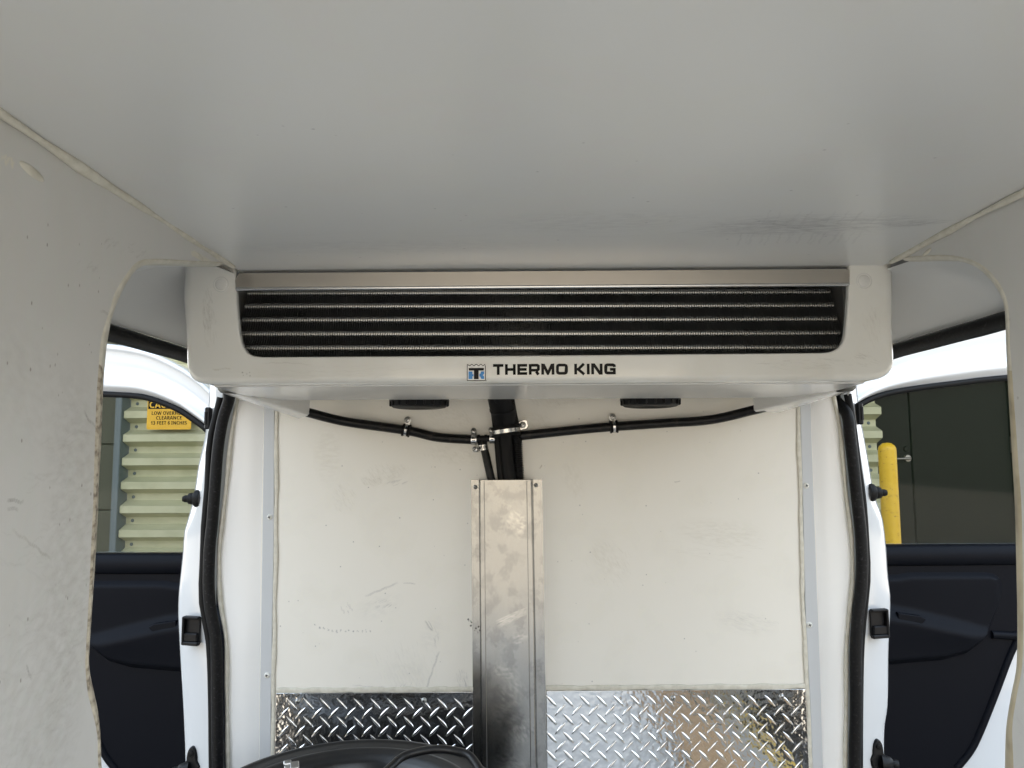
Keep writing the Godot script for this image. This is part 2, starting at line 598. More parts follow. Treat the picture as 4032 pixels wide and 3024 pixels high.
func make_ground() -> void:
	var mb := Mb.new()
	mb.quad(Vector3(-200, 0, -200), Vector3(200, 0, -200), Vector3(200, 0, 200), Vector3(-200, 0, 200), UP)
	var g := part("ground", mb, M.concrete)
	g.set_meta("kind", "structure")
	tag(g, "pale concrete yard under and behind the van", "ground")
	# what the glossy lip and the panes mirror: the far side of the yard behind the camera
	for e in [["tan_building", "tan rendered building across the yard, behind the camera", Vector3(0, 2.6, 26), Vector3(18, 5.2, 6), "tan_wall"], ["yard_hedge", "dark clipped hedge along the left side of the yard", Vector3(-17, 2.2, 14), Vector3(2, 4.4, 36), "hedge"], ["yard_hedge", "dark clipped hedge along the right side of the yard", Vector3(17, 2.2, 14), Vector3(2, 4.4, 36), "hedge"]]:
		var w := Mb.new()
		w.box(e[2], e[3], 0.05)
		tag(part(e[0], w, M[e[4]]), e[1], "building" if e[0] == "tan_building" else "hedge")


func make_building() -> void:
	var b := thing("warehouse", "warehouse wall of ribbed pale green metal in front of the van", "building")
	# ribbed cladding: crest, slope, valley, slope, every 163 mm, with real ends
	var zc := -5.11
	var zv := -5.2
	var prof := []
	var y := 4.05
	var k0: float = 1.5008
	y = k0 + 0.024 + 0.163 * 15
	while y > 0.0:
		prof.append(Vector2(y, zv)); prof.append(Vector2(y - 0.047, zv))
		prof.append(Vector2(y - 0.081, zc)); prof.append(Vector2(y - 0.129, zc))
		y -= 0.163
	var mb := Mb.new()
	var x0 := -2.745
	var x1 := 2.485
	for i in prof.size() - 1:
		var a: Vector2 = prof[i]
		var c: Vector2 = prof[i + 1]
		mb.quad(Vector3(x0, a.x, a.y), Vector3(x1, a.x, a.y), Vector3(x1, c.x, c.y), Vector3(x0, c.x, c.y), Vector3(0, 0, 1))
		for x in [x0, x1]:
			mb.quad(Vector3(x, a.x, a.y), Vector3(x, c.x, c.y), Vector3(x, c.x, zv - 0.02), Vector3(x, a.x, zv - 0.02), Vector3(x, 0, 0))
	mb.quad(Vector3(x0, 4.05, zv - 0.02), Vector3(x1, 4.05, zv - 0.02), Vector3(x1, 0, zv - 0.02), Vector3(x0, 0, zv - 0.02), Vector3(0, 0, -1))
	var clad := part("ribbed_cladding", mb, M.cladding, b)
	y = k0 - 0.163 * 6
	while y < k0 + 0.163 * 6:
		for x in [x0 + 0.045, x1 - 0.05]:
			var s := Mb.new()
			s.lathe([[0.0, 0.008], [0.006, 0.008], [0.0065, 0.004], [0.011, 0.003], [0.012, 0.0]], Transform3D(Basis(Vector3.RIGHT, PI / 2), Vector3(x, y, zv)), 12)
			part("screw", s, M.grey_post, clad)
		y += 0.163
	mb = Mb.new()
	mb.box(Vector3(-2.768, 2.0, -5.15), Vector3(0.036, 4.1, 0.13), 0.004)
	mb.box(Vector3(-2.793, 2.0, -5.12), Vector3(0.012, 4.1, 0.05), 0.002)
	part("corner_post", mb, M.grey_post, b)
	mb = Mb.new()
	mb.box(Vector3(-4.45, 2.05, -5.3), Vector3(3.2, 4.1, 0.1))
	part("side_wall", mb, M.olive_panel, b)
	for i in 9:
		mb = Mb.new()
		mb.box(Vector3(-4.45, 0.23 + 0.46 * i, -5.235), Vector3(3.18, 0.452, 0.028), 0.004)
		part("wall_board", mb, M.olive_panel, b)
	# recessed dark double door to the right
	mb = Mb.new()
	mb.box(Vector3(4.35, 2.05, -5.7), Vector3(4.2, 4.1, 0.1))
	part("back_wall", mb, M.green_door, b)
	var lp: Array = [[2.7945, 1.5612], [2.9044, 1.5606], [2.8841, 0.8784], [3.6343, 1.5568], [2.8397, 1.2519], [2.8502, 1.3202], [3.6308, 1.3507]]
	var seam: float = lp[1][0]
	var rgt: float = lp[3][0]
	var dl := Mb.new()
	dl.box(Vector3(seam - 0.004 - 0.45, 1.06, -5.575), Vector3(0.9, 2.1, 0.05), 0.003)
	var left := part("door_leaf", dl, M.green_door, b)
	dl = Mb.new()
	dl.box(Vector3((seam + rgt) / 2 + 0.004, 1.06, -5.575), Vector3(rgt - seam - 0.008, 2.1, 0.05), 0.003)
	var right := part("door_leaf", dl, M.green_door, b)
	mb = Mb.new()
	mb.box(Vector3(rgt + 0.06, 1.1, -5.56), Vector3(0.1, 2.2, 0.09), 0.004)
	mb.box(Vector3((seam + rgt) / 2, 2.17, -5.56), Vector3(rgt - seam + 0.9, 0.1, 0.09), 0.004)
	part("door_frame", mb, M.green_door, b)
	mb = Mb.new()
	var hx: float = lp[4][0]
	var hy: float = lp[4][1]
	mb.lathe([[0.0, 0.02], [0.024, 0.018], [0.028, 0.01], [0.028, 0.0]], Transform3D(Basis(Vector3.RIGHT, PI / 2), Vector3(hx + 0.03, hy, -5.55)), 20)
	mb.tube([Vector3(hx + 0.03, hy, -5.55), Vector3(hx + 0.03, hy, -5.5), Vector3(hx + 0.02, hy, -5.488), Vector3(hx - 0.09, hy - 0.003, -5.488)], 0.009, 10)
	part("lever_handle", mb, M.handle_metal, left)
	mb = Mb.new()
	mb.lathe([[0.0, 0.012], [0.02, 0.011], [0.025, 0.0]], Transform3D(Basis(Vector3.RIGHT, PI / 2), Vector3(hx + 0.03, lp[5][1], -5.55)), 20)
	part("deadbolt", mb, M.green_door, left)
	for hy2 in [1.35, 0.8, 1.9]:
		mb = Mb.new()
		mb.box(Vector3(rgt + 0.003, hy2, -5.53), Vector3(0.014, 0.12, 0.03), 0.003)
		part("hinge", mb, M.handle_metal, right)
	mb = Mb.new()
	mb.box(Vector3(-0.3, 4.2, -4.1), Vector3(16, 0.2, 3.2))
	part("canopy", mb, M.canopy, b)
	# what stands on or in front of the wall
	var sg: Array = [[-2.5801, 1.4772], [-2.2715, 1.4756], [-2.279, 1.684]]
	var sx: float = (sg[0][0] + sg[1][0]) / 2
	var sb: float = sg[0][1]
	var sw: float = sg[1][0] - sg[0][0]
	var sh := 0.212
	var s := thing("caution_sign", "yellow and black caution sign about low clearance screwed to the ribbed wall", "sign")
	mb = Mb.new()
	var q := []
	for cx in [[1, 1], [-1, 1], [-1, -1], [1, -1]]:
		for t in 5:
			var a := atan2(cx[1], cx[0]) - PI / 4 + PI / 8 * t
			q.append([cx[0] * (sw / 2 - 0.012) + 0.012 * cos(a), cx[1] * (sh / 2 - 0.012) + 0.012 * sin(a)])
	mb.slab(q, Transform3D(Basis.IDENTITY, Vector3(sx, sb + sh / 2, -5.103)), 0.004, 0.001, 2)
	part("plate", mb, M.sign_yellow, s)
	mb = Mb.new()
	mb.box(Vector3(sx, sb + 0.174, -5.102), Vector3(sw - 0.016, 0.062, 0.002))
	part("header_bar", mb, M.letter_black, s)
	for l in [["CAUTION", sb + 0.172, 0.043, 1.05, "sign_yellow", -5.1005], ["LOW OVERHEAD", sb + 0.114, 0.0235, 0.98, "letter_black", -5.102], ["CLEARANCE", sb + 0.081, 0.0235, 0.98, "letter_black", -5.102], ["13 FEET 6 INCHES", sb + 0.046, 0.0235, 0.93, "letter_black", -5.102]]:
		text(l[0], Vector3(sx, l[1], l[5]), l[2], 0.0, M[l[4]], s, l[3])
	for e in [[-1, 1], [1, 1], [-1, -1], [1, -1]]:
		mb = Mb.new()
		mb.lathe([[0.0, 0.003], [0.004, 0.002], [0.005, 0.0]], Transform3D(Basis(Vector3.RIGHT, PI / 2), Vector3(sx + e[0] * (sw / 2 - 0.014), sb + sh / 2 + e[1] * (sh / 2 - 0.014), -5.103)), 10)
		part("screw", mb, M.sign_yellow, s)
	var bo: Array = [[2.0093, 1.1096], [2.1175, 1.1092], [2.0683, 1.352]]
	mb = Mb.new()
	var br := 0.047
	mb.lathe([[0.0, 0.0], [br * 0.5, -0.004], [br * 0.85, -0.018], [br * 0.97, -0.03], [br, -0.045], [br, -bo[2][1]]], Transform3D(Basis.IDENTITY, Vector3((bo[0][0] + bo[1][0]) / 2, bo[2][1], -4.2)), 32)
	var post := part("bollard", mb, M.bollard_yellow)
	tag(post, "chipped yellow steel bollard in front of the dark door", "bollard")


# lettering: flat raised letters; width 0 keeps the font's own
func text(t: String, c: Vector3, cap: float, width: float, m: Material, parent: Node, squeeze := 1.0, called := "lettering") -> MeshInstance3D:
	var f := SystemFont.new()
	f.font_names = PackedStringArray(["Droid Sans"])
	f.font_weight = 700
	var tm := TextMesh.new()
	tm.text = t
	tm.font = f
	tm.font_size = 64
	tm.pixel_size = cap / (64 * 0.714)
	tm.depth = 0.0006
	tm.curve_step = 1.0
	tm.horizontal_alignment = HORIZONTAL_ALIGNMENT_CENTER
	tm.vertical_alignment = VERTICAL_ALIGNMENT_CENTER
	var bb := tm.get_aabb()
	var sx := squeeze if width <= 0.0 else width / bb.size.x
	var o := part(called, tm, m, parent)
	o.transform = Transform3D(Basis.from_scale(Vector3(sx, 1, 1)), c - Vector3(bb.get_center().x * sx, bb.get_center().y, 0))
	return o


# ---------------------------------------------------------------- the van
const YC := 1.597     # ceiling
const ZB := -1.70     # bulkhead
const FLOOR := 0.50

var open_l: Array = [[-1.098, 1.591], [-0.975, 1.561], [-0.9, 1.543], [-0.856, 1.528], [-0.83, 1.505], [-0.81, 1.48], [-0.8, 1.457], [-0.792, 1.439], [-0.787, 1.421], [-0.785, 1.388], [-0.784, 1.36], [-0.785, 1.319], [-0.786, 1.279], [-0.787, 1.245], [-0.787, 1.212], [-0.787, 1.156], [-0.786, 1.1], [-0.787, 1.08], [-0.794, 1.054], [-0.804, 1.032], [-0.814, 1.006], [-0.818, 0.978], [-0.825, 0.9]]
var rim_l: Array = [[-1.098, 1.586], [-0.975, 1.556], [-0.9, 1.537], [-0.863, 1.523], [-0.841, 1.503], [-0.823, 1.479], [-0.812, 1.458], [-0.806, 1.44], [-0.801, 1.412], [-0.799, 1.378], [-0.799, 1.353], [-0.8, 1.311], [-0.799, 1.278], [-0.8, 1.244], [-0.8, 1.211], [-0.798, 1.148], [-0.796, 1.098], [-0.798, 1.076], [-0.809, 1.049], [-0.818, 1.027], [-0.824, 1.002], [-0.828, 0.974], [-0.835, 0.895]]
var open_r: Array = [[-1.106, 1.593], [-1.013, 1.571], [-0.961, 1.554], [-0.922, 1.534], [-0.893, 1.507], [-0.879, 1.482], [-0.876, 1.461], [-0.878, 1.429], [-0.878, 1.406], [-0.878, 1.352], [-0.878, 1.28], [-0.878, 1.234], [-0.883, 1.162], [-0.888, 1.108], [-0.895, 1.053], [-0.909, 1.013], [-0.921, 0.973], [-0.924, 0.928], [-0.932, 0.848]]
var rim_r: Array = [[-1.106, 1.588], [-1.014, 1.565], [-0.967, 1.55], [-0.932, 1.532], [-0.904, 1.506], [-0.889, 1.482], [-0.886, 1.463], [-0.888, 1.43], [-0.889, 1.408], [-0.89, 1.353], [-0.891, 1.28], [-0.892, 1.233], [-0.897, 1.159], [-0.901, 1.105], [-0.908, 1.049], [-0.922, 1.009], [-0.935, 0.968], [-0.942, 0.921], [-0.951, 0.839]]


func ceiling_px(x: float, z: float) -> Vector2:
	return Vector2((x + 0.46) / 1.05 * 1024.0, (z + 1.25) / 1.0 * 1024.0)


func make_van() -> void:
	var van := thing("cargo_van", "white cargo van seen inside its white lined load space, side doors open", "van")
	var mb := Mb.new()
	# ceiling with the sheet's faint waves
	var img := board(1024, 1024, Color(0.835, 0.838, 0.832), 0.12, 11)
	var grey := Color(0.4, 0.4, 0.42)
	for i in 26:
		var x := rng.randf_range(0.29, 0.47)
		stroke(img, ceiling_px(x - 0.09, -0.96 + rng.randf_range(-0.05, 0.05)), ceiling_px(x + 0.05, -0.965 + rng.randf_range(-0.05, 0.05)), rng.randf_range(0.4, 1.6), grey, rng.randf_range(0.06, 0.2))
	for i in 16:
		var x := 0.3 + 0.011 * i + rng.randf_range(-0.004, 0.004)
		stroke(img, ceiling_px(x, -0.985), ceiling_px(x + 0.012, -1.035 - rng.randf() * 0.02), rng.randf_range(0.6, 1.8), grey, rng.randf_range(0.1, 0.26))
	for i in 8:
		var x := 0.31 + 0.02 * i + rng.randf_range(-0.006, 0.006)
		stroke(img, ceiling_px(x, -0.90), ceiling_px(x + 0.006, -0.955), rng.randf_range(0.6, 1.6), grey, rng.randf_range(0.06, 0.2))
	scuff(img, ceiling_px(0.43, -0.955), 60, 26, 0.15, grey, 0.2, 70, 70)
	scuff(img, ceiling_px(0.52, -0.95), 26, 10, 0.3, grey, 0.3, 26, 40)
	scuff(img, ceiling_px(0.1, -0.96), 90, 40, 0.05, grey, 0.08, 60, 60)
	scuff(img, ceiling_px(-0.2, -1.02), 240, 50, 0.02, grey, 0.05, 90, 80)
	smear(img, ceiling_px(0.4, -0.955), 150, 46, 0.06, grey, 0.65)
	smear(img, ceiling_px(0.31, -0.96), 90, 50, 0.1, grey, 0.4)
	smear(img, ceiling_px(0.53, -0.955), 40, 12, 0.3, grey, 0.8)
	smear(img, ceiling_px(0.1, -0.93), 160, 50, 0.1, grey, 0.25)
	smear(img, ceiling_px(-0.2, -1.04), 260, 40, 0.02, grey, 0.22)
	specks(img, ceiling_px(0.05, -0.9), 400, 260, grey, 0.3, 40)
	var cm := panel_mat("ceiling_sheet", img, 0.3)
	cm.normal_enabled = false
	var rows := []
	for j in 41:
		var z := lerpf(0.25, ZB, j / 40.0)
		var r := PackedVector3Array()
		for i in 41:
			var x := lerpf(-0.452, 0.584, i / 40.0)
			var d := 0.0012 * sin(x * 9.0 + z * 3.0) + 0.001 * sin(z * 14.0 + 1.0) + 0.0006 * sin(x * 21.0 - z * 8.0)
			r.append(Vector3(x, YC + d * (1.0 if z > -1.05 else 0.3), z))
		rows.append(r)
	mb.plane = 2; mb.rect = Rect2(-0.46, -0.25, 1.05, -1.0)
	mb.grid(rows, Vector3.DOWN)
	part("ceiling_liner", mb, cm, van)
	# outer skin above and round the load space, so that light enters only through openings
	mb = Mb.new()
	mb.box(Vector3(0.066, 1.68, -1.35), Vector3(1.5, 0.05, 3.2), 0.02)
	mb.box(Vector3(-0.70, 1.60, -1.35), Vector3(0.12, 0.13, 3.2), 0.02)
	mb.box(Vector3(0.80, 1.60, -1.35), Vector3(0.12, 0.13, 3.2), 0.02)
	part("roof_panel", mb, M.white_paint, van)
	for s in [-1, 1]:
		side(van, s)
	mb = Mb.new()
	mb.box(Vector3(0.066, FLOOR - 0.03, -0.72), Vector3(1.25, 0.06, 1.96))
	part("floor_liner", mb, M.floor_liner, van)
	mb = Mb.new()
	mb.box(Vector3(0.066, 0.37, -1.4), Vector3(1.6, 0.12, 3.4), 0.01)
	part("floor_pan", mb, M.white_paint, van)
	for s in [-1, 1]:
		mb = Mb.new()
		mb.box(Vector3(0.066 + s * 0.72, 0.4, -1.27), Vector3(0.17, 0.17, 0.84), 0.015)
		part("door_sill", mb, M.black_plastic, van)
	# sliding doors standing open along the rear quarters
	for s in [-1, 1]:
		mb = Mb.new()
		mb.box(Vector3(0.066 + s * 0.90, 1.03, -0.26), Vector3(0.06, 1.3, 1.1), 0.02)
		var sd := part("sliding_door", mb, M.white_paint, van)
		mb = Mb.new()
		mb.box(Vector3(0.066 + s * 0.893, 1.03, -0.825), Vector3(0.075, 1.28, 0.026), 0.008)
		part("edge_seal", mb, M.black_rubber, sd)
	for i in 2:
		mb = Mb.new()
		mb.box(Vector3(0.46 + 0.075 * i, FLOOR + 0.009, -1.02), Vector3(0.07, 0.018, 1.3), 0.003)
		part("plywood_strip", mb, M.plywood, van)
	bulkhead(van)
	# cab shell ahead of the bulkhead
	mb = Mb.new()
	mb.box(Vector3(0.066, 0.95, -3.15), Vector3(1.5, 0.5, 0.9), 0.08)
	part("bonnet", mb, M.white_paint, van)
	mb = Mb.new()
	for s in [-1.0, 1.0]:
		mb = Mb.new()
		mb.tube([Vector3(0.066 + s * 0.66, 1.66, -2.35), Vector3(0.066 + s * 0.72, 1.4, -2.62), Vector3(0.066 + s * 0.74, 1.15, -2.9)], 0.035, 10)
		part("windscreen_pillar", mb, M.white_paint, van)
	for s in [-1, 1]: front_door(van, s)


func side(van: Node3D, s: int) -> void:
	var X := -0.45 if s < 0 else 0.582
	var op: Array = open_l if s < 0 else open_r
	var rm: Array = rim_l if s < 0 else rim_r
	var grey := Color(0.36, 0.33, 0.29)
	# wall sheet with its cut-out
	var img := board(1024, 1024, Color(0.80, 0.798, 0.785), 0.25, 23 + s)
	var px := func(z: float, y: float) -> Vector2: return Vector2((z + 1.0) / 0.6 * 1024.0, (1.6 - y) / 1.1 * 1024.0)
	if s < 0:
		smear(img, px.call(-0.75, 1.2), 90, 200, 0.05, grey, 0.3)
		smear(img, px.call(-0.71, 1.08), 160, 120, 0.3, grey, 0.22)
		smear(img, px.call(-0.70, 1.35), 220, 60, -0.2, grey, 0.14)
		smear(img, px.call(-0.73, 0.95), 120, 150, 0.0, grey, 0.14)
		scuff(img, px.call(-0.74, 1.17), 110, 170, 0.08, grey, 0.13, 190, 70)
		scuff(img, px.call(-0.70, 1.12), 170, 120, -0.2, grey, 0.11, 90, 50)
		scuff(img, px.call(-0.70, 0.9), 150, 140, 0.6, grey, 0.12, 50, 60)
		for e in [[-0.652, 1.262, -0.675, 1.259], [-0.653, 1.254, -0.668, 1.252], [-0.62, 1.11, -0.635, 1.09], [-0.69, 1.11, -0.7, 1.095], [-0.76, 1.345, -0.79, 1.327], [-0.60, 0.94, -0.61, 0.93], [-0.585, 0.935, -0.588, 0.925], [-0.64, 1.18, -0.645, 1.165]]:
			stroke(img, px.call(e[0], e[1]), px.call(e[2], e[3]), 1.4, Color(0.25, 0.24, 0.22), 0.4)
		stroke(img, px.call(-0.6, 0.84), px.call(-0.72, 0.92), 2.5, grey, 0.3)
		stroke(img, px.call(-0.70, 0.83), px.call(-0.715, 0.87), 2.0, grey, 0.35)
		stroke(img, px.call(-0.72, 1.2), px.call(-0.66, 1.235), 1.2, grey, 0.4)
		stroke(img, px.call(-0.84, 1.46), px.call(-0.78, 1.455), 1.4, grey, 0.3)
		for e in [[-0.8, 1.533], [-0.85, 1.54], [-0.76, 1.495]]: scuff(img, px.call(e[0], e[1]), 40, 6, 0.3, grey, 0.16, 12, 26)
		specks(img, px.call(-0.72, 1.3), 190, 220, grey, 0.5, 46)
		for e in [[-0.628, 1.56], [-1.0, 1.578]]: specks(img, px.call(e[0], e[1]), 14, 3, Color(0.86, 0.84, 0.77), 0.4, 30, 2.4)
	else:
		scuff(img, px.call(-0.86, 1.1), 90, 300, 0.2, grey, 0.1, 60, 50)
		specks(img, px.call(-0.85, 1.3), 120, 220, grey, 0.4, 24)
	var wm := panel_mat("wall_sheet_left" if s < 0 else "wall_sheet_right", img, 0.4)
	var poly := [[0.25, FLOOR - 0.02], [0.25, YC], [-1.16, YC]]
	for p in op: poly.append([p[0], minf(p[1], YC - 0.002)])
	poly.append([op[-1][0] - 0.006, FLOOR - 0.02])
	var mb := Mb.new()
	mb.plane = 1; mb.rect = Rect2(-1.0, 0.5, 0.6, 1.1)
	# local x -> z, local y -> y, local z -> towards the load space
	var xf := Transform3D(Basis(Vector3(0, 0, 1), Vector3(0, 1, 0), Vector3(-1, 0, 0)) if s > 0 else Basis(Vector3(0, 0, 1), Vector3(0, 1, 0), Vector3(1, 0, 0)), Vector3(X, 0, 0))
	mb.slab(poly, xf, 0.006, 0.0, 1)
	part("wall_liner", mb, wm, van)
	# worn, filled edge of the cut-out
	var rows := []
	for k in op.size():
		var a := Vector3(X, minf(op[k][1] + (op[k][1] - rm[k][1]) * 0.3, YC - 0.002), op[k][0] + (op[k][0] - rm[k][0]) * 0.3)
		var b := Vector3(X + s * 0.003, minf(rm[k][1], YC - 0.003), rm[k][0])
		var m := (a + b) / 2 - Vector3(s * 0.0018, 0, 0)
		var e := b + (b - a) * 0.25 + Vector3(s * 0.012, 0, 0)
		rows.append(PackedVector3Array([a + Vector3(s * 0.001, 0, 0), a.lerp(m, 0.5) - Vector3(s * 0.0012, 0, 0), m, m.lerp(b, 0.6) - Vector3(s * 0.0003, 0, 0), b, e, e + Vector3(s * 0.03, 0, 0)]))
	var foot: PackedVector3Array = rows[-1].duplicate()
	for k in foot.size(): foot[k].y = FLOOR - 0.02
	rows.append(foot)
	var fine := []
	for k in rows.size() - 1:
		for t in 4:
			var r := PackedVector3Array()
			for i in rows[k].size():
				r.append(rows[k][i].cubic_interpolate(rows[k + 1][i], rows[maxi(k - 1, 0)][i], rows[mini(k + 2, rows.size() - 1)][i], t / 4.0))
			fine.append(r)
	fine.append(rows[-1])
	var cut := 0
	while fine[cut][0].y > 1.40: cut += 1
	mb = Mb.new()
	mb.grid(fine.slice(0, cut + 1), Vector3(-s, 0, 0))
	part("wall_edge", mb, M.sealant, van)
	mb = Mb.new()
	mb.grid(fine.slice(cut), Vector3(-s, 0, 0))
	part("wall_edge", mb, M.worn_edge if s < 0 else M.stained_edge, van).set_meta("label", "dirty worn edge of the wall cut-out")
	# header and jamb from that edge out to the door seal
	var xo := -0.63 if s < 0 else 0.705
	rows = []
	for f in [[-1.69, -1.66, 1.425, -0.03], [-1.56, -1.55, 1.472, -0.008], [-1.40, -1.40, 1.503, 0.0], [-1.25, -1.25, 1.503, 0.0]]:
		rows.append(span(Vector3(X, YC - 0.001, f[0]), Vector3(xo - s * f[3], f[2], f[1]), 0.06 if s < 0 else 0.02))
	for k in rm.size():
		var yo := minf(1.503, rm[k][1] - 0.012)
		var out := 0.0 if yo > 1.49 else minf(0.04, (1.49 - yo) * 0.25)
		rows.append(span(Vector3(X + s * 0.012, minf(rm[k][1], YC - 0.003), rm[k][0]), Vector3(xo + s * out, yo, rm[k][0] - 0.01), lerpf(-0.006, 0.06 if s < 0 else 0.02, clampf((-0.93 - rm[k][0]) / 0.17, 0.0, 1.0))))
	rows.append(span(Vector3(X + s * 0.012, FLOOR - 0.02, rm[-1][0]), Vector3(xo + s * 0.04, FLOOR - 0.02, rm[-1][0] - 0.02)))
	mb = Mb.new()
	mb.grid(rows, Vector3(0, -1, -0.5))
	part("door_header", mb, M.white_liner, van)
	# rear quarter skin outside the wall
	mb = Mb.new()
	mb.box(Vector3(0.066 + s * 0.80, 0.98, -0.28), Vector3(0.05, 1.3, 1.06), 0.015)
	mb.box(Vector3(0.066 + s * 0.70, 0.98, -0.80), Vector3(0.2, 1.2, 0.02), 0.0)
	part("rear_quarter", mb, M.white_paint, van)
	# sealant run in the corner of ceiling and wall
	var path := []
	var wid := PackedFloat32Array()
	for k in 40:
		var z := lerpf(-1.14, 0.1, k / 39.0)
		path.append(Vector3(X - s * (0.002 + 0.0025 * sin(z * 7.0 + s)), YC - 0.002 + 0.0015 * sin(z * 11.0), z))
		wid.append(0.0046 + 0.001 * sin(z * 23.0) + 0.001 * sin(z * 51.0 + 1.0))
	mb = Mb.new()
	mb.tube(path, wid, 10)
	part("sealant_run", mb, M.sealant, van)
	for e in [[-0.66, 1.562, 0.018, 0.005], [-1.02, 1.579, 0.012, 0.003]]:
		mb = Mb.new()
		mb.lathe([[0.0, 0.0022], [0.5, 0.002], [0.85, 0.0012], [1.0, 0.0]], Transform3D(Basis(Vector3(0, 0.002, e[2]), Vector3(-s, 0, 0), Vector3(0, e[3], 0)), Vector3(X, e[1] + (0.0 if s < 0 else 0.004), e[0] - (0.0 if s < 0 else 0.02))), 14)
		part("sealant_daub", mb, M.sealant, van)
	# the seal round the door opening
	var seal: Array = [[1.42, -0.66], [1.328, -0.675], [1.236, -0.68], [1.145, -0.684], [1.08, -0.688], [0.979, -0.684], [0.894, -0.667], [0.779, -0.661], [0.649, -0.655], [0.495, -0.648]] if s < 0 else [[1.424, 0.726], [1.349, 0.734], [1.281, 0.739], [1.197, 0.744], [1.109, 0.749], [1.024, 0.746], [0.944, 0.734], [0.875, 0.726], [0.744, 0.72], [0.633, 0.712], [0.495, 0.706]]
	var lip: Array = [[1.421, -0.686], [1.328, -0.705], [1.236, -0.706], [1.145, -0.711], [1.08, -0.711], [0.979, -0.71], [0.894, -0.692], [0.779, -0.683], [0.649, -0.677], [0.495, -0.669]] if s < 0 else [[1.424, 0.746], [1.349, 0.754], [1.281, 0.759], [1.196, 0.767], [1.109, 0.769], [1.024, 0.768], [0.944, 0.756], [0.875, 0.747], [0.744, 0.738], [0.633, 0.732], [0.495, 0.725]]
	var bead: Array = [[1.42, -0.642], [1.328, -0.653], [1.236, -0.659], [1.145, -0.667], [1.08, -0.671], [0.979, -0.665], [0.894, -0.649], [0.779, -0.644], [0.649, -0.638], [0.495, -0.631]] if s < 0 else [[1.424, 0.708], [1.349, 0.719], [1.281, 0.722], [1.197, 0.726], [1.109, 0.733], [1.024, 0.731], [0.944, 0.72], [0.875, 0.711], [0.744, 0.704], [0.633, 0.697], [0.495, 0.691]]
	var trim_o: Array = [[1.516, -0.591], [1.409, -0.588], [1.281, -0.586], [1.141, -0.584], [0.971, -0.582], [0.789, -0.58], [0.665, -0.578], [0.475, -0.574]] if s < 0 else [[1.509, 0.668], [1.406, 0.665], [1.178, 0.663], [1.001, 0.662], [0.831, 0.661], [0.617, 0.658], [0.476, 0.656]]
	var edge: Array = [[1.444, -0.725], [1.389, -0.727], [1.332, -0.734], [1.274, -0.745], [1.216, -0.752], [1.173, -0.76], [1.141, -0.768], [1.125, -0.772], [1.073, -0.774], [0.967, -0.78], [0.88, -0.774], [0.76, -0.762], [0.692, -0.756], [0.625, -0.751], [0.466, -0.744]] if s < 0 else [[1.421, 0.784], [1.386, 0.786], [1.35, 0.792], [1.287, 0.8], [1.227, 0.807], [1.193, 0.813], [1.173, 0.82], [1.145, 0.827], [1.084, 0.831], [1.021, 0.832], [0.969, 0.835], [0.859, 0.825], [0.734, 0.816], [0.69, 0.807], [0.609, 0.802], [0.466, 0.795]]
	var sp := []
	var dx := 0.0 if s < 0 else 0.0
	for p in [[0.04, 0.5, -0.9], [0.045, 1.0, -0.9], [0.04, 1.3, -0.92], [0.02, 1.44, -0.96], [0.004, 1.485, -1.03], [0.0, 1.488, -1.13], [0.0, 1.488, -1.26], [0.0, 1.487, -1.4], [0.002, 1.478, -1.51], [0.008, 1.455, -1.60], [0.018, 1.43, -1.645]]:
		sp.append(Vector3(xo + s * (p[0] + dx), p[1], p[2] + (0.0 if s < 0 or p[1] > 1.45 else -0.06)))
	for k in 20:
		var y := lerpf(1.385, 0.48, k / 19.0)
		sp.append(Vector3(along(seal, y), y, -1.66))
	sp = smooth(sp, 4)
	var rad := PackedFloat32Array()
	for p in sp: rad.append(lerpf(0.0125, 0.0135, clampf((p.y - 1.42) / 0.05, 0, 1)))
	mb = Mb.new()
	mb.tube(sp, rad, 16)
	var sl := part("door_seal", mb, M.seal_rubber, van)
	var lp := []
	for k in 24:
		var y := lerpf(1.43, 0.48, k / 23.0)
		lp.append(Vector3(along(lip, y) + s * -0.006, y, -1.672))
	mb = Mb.new()
	mb.tube(lp, 0.0085, 10)
	part("seal_lip", mb, M.black_rubber, sl)
	var bp := []
	var bw := PackedFloat32Array()
	for k in 60:
		var y := lerpf(1.45, 0.48, k / 59.0)
		bp.append(Vector3(along(bead, y), y, -1.672))
		bw.append(0.0048 + 0.0007 * sin(y * 40.0))
	mb = Mb.new()
	mb.tube(bp, bw, 10)
	part("sealant_run", mb, M.sealant, van)
	# pillar lining between the bulkhead's corner trim and the seal
	rows = []
	for k in 26:
		var y := lerpf(1.58, 0.48, k / 25.0)
		var a := Vector3(along(trim_o, y) - s * 0.004, y, ZB - 0.004)
		var b := Vector3(along(bead, minf(y, 1.42)), y, -1.675)
		rows.append(PackedVector3Array([a, a.lerp(b, 0.3) + Vector3(0, 0, 0.004), a.lerp(b, 0.65) + Vector3(0, 0, 0.006), b]))
	mb = Mb.new()
	mb.grid(rows, Vector3(0, 0, 1))
	part("pillar_lining", mb, M.pillar_lining, van)
	# painted outer face of the pillar with its shut-line edge
	rows = []
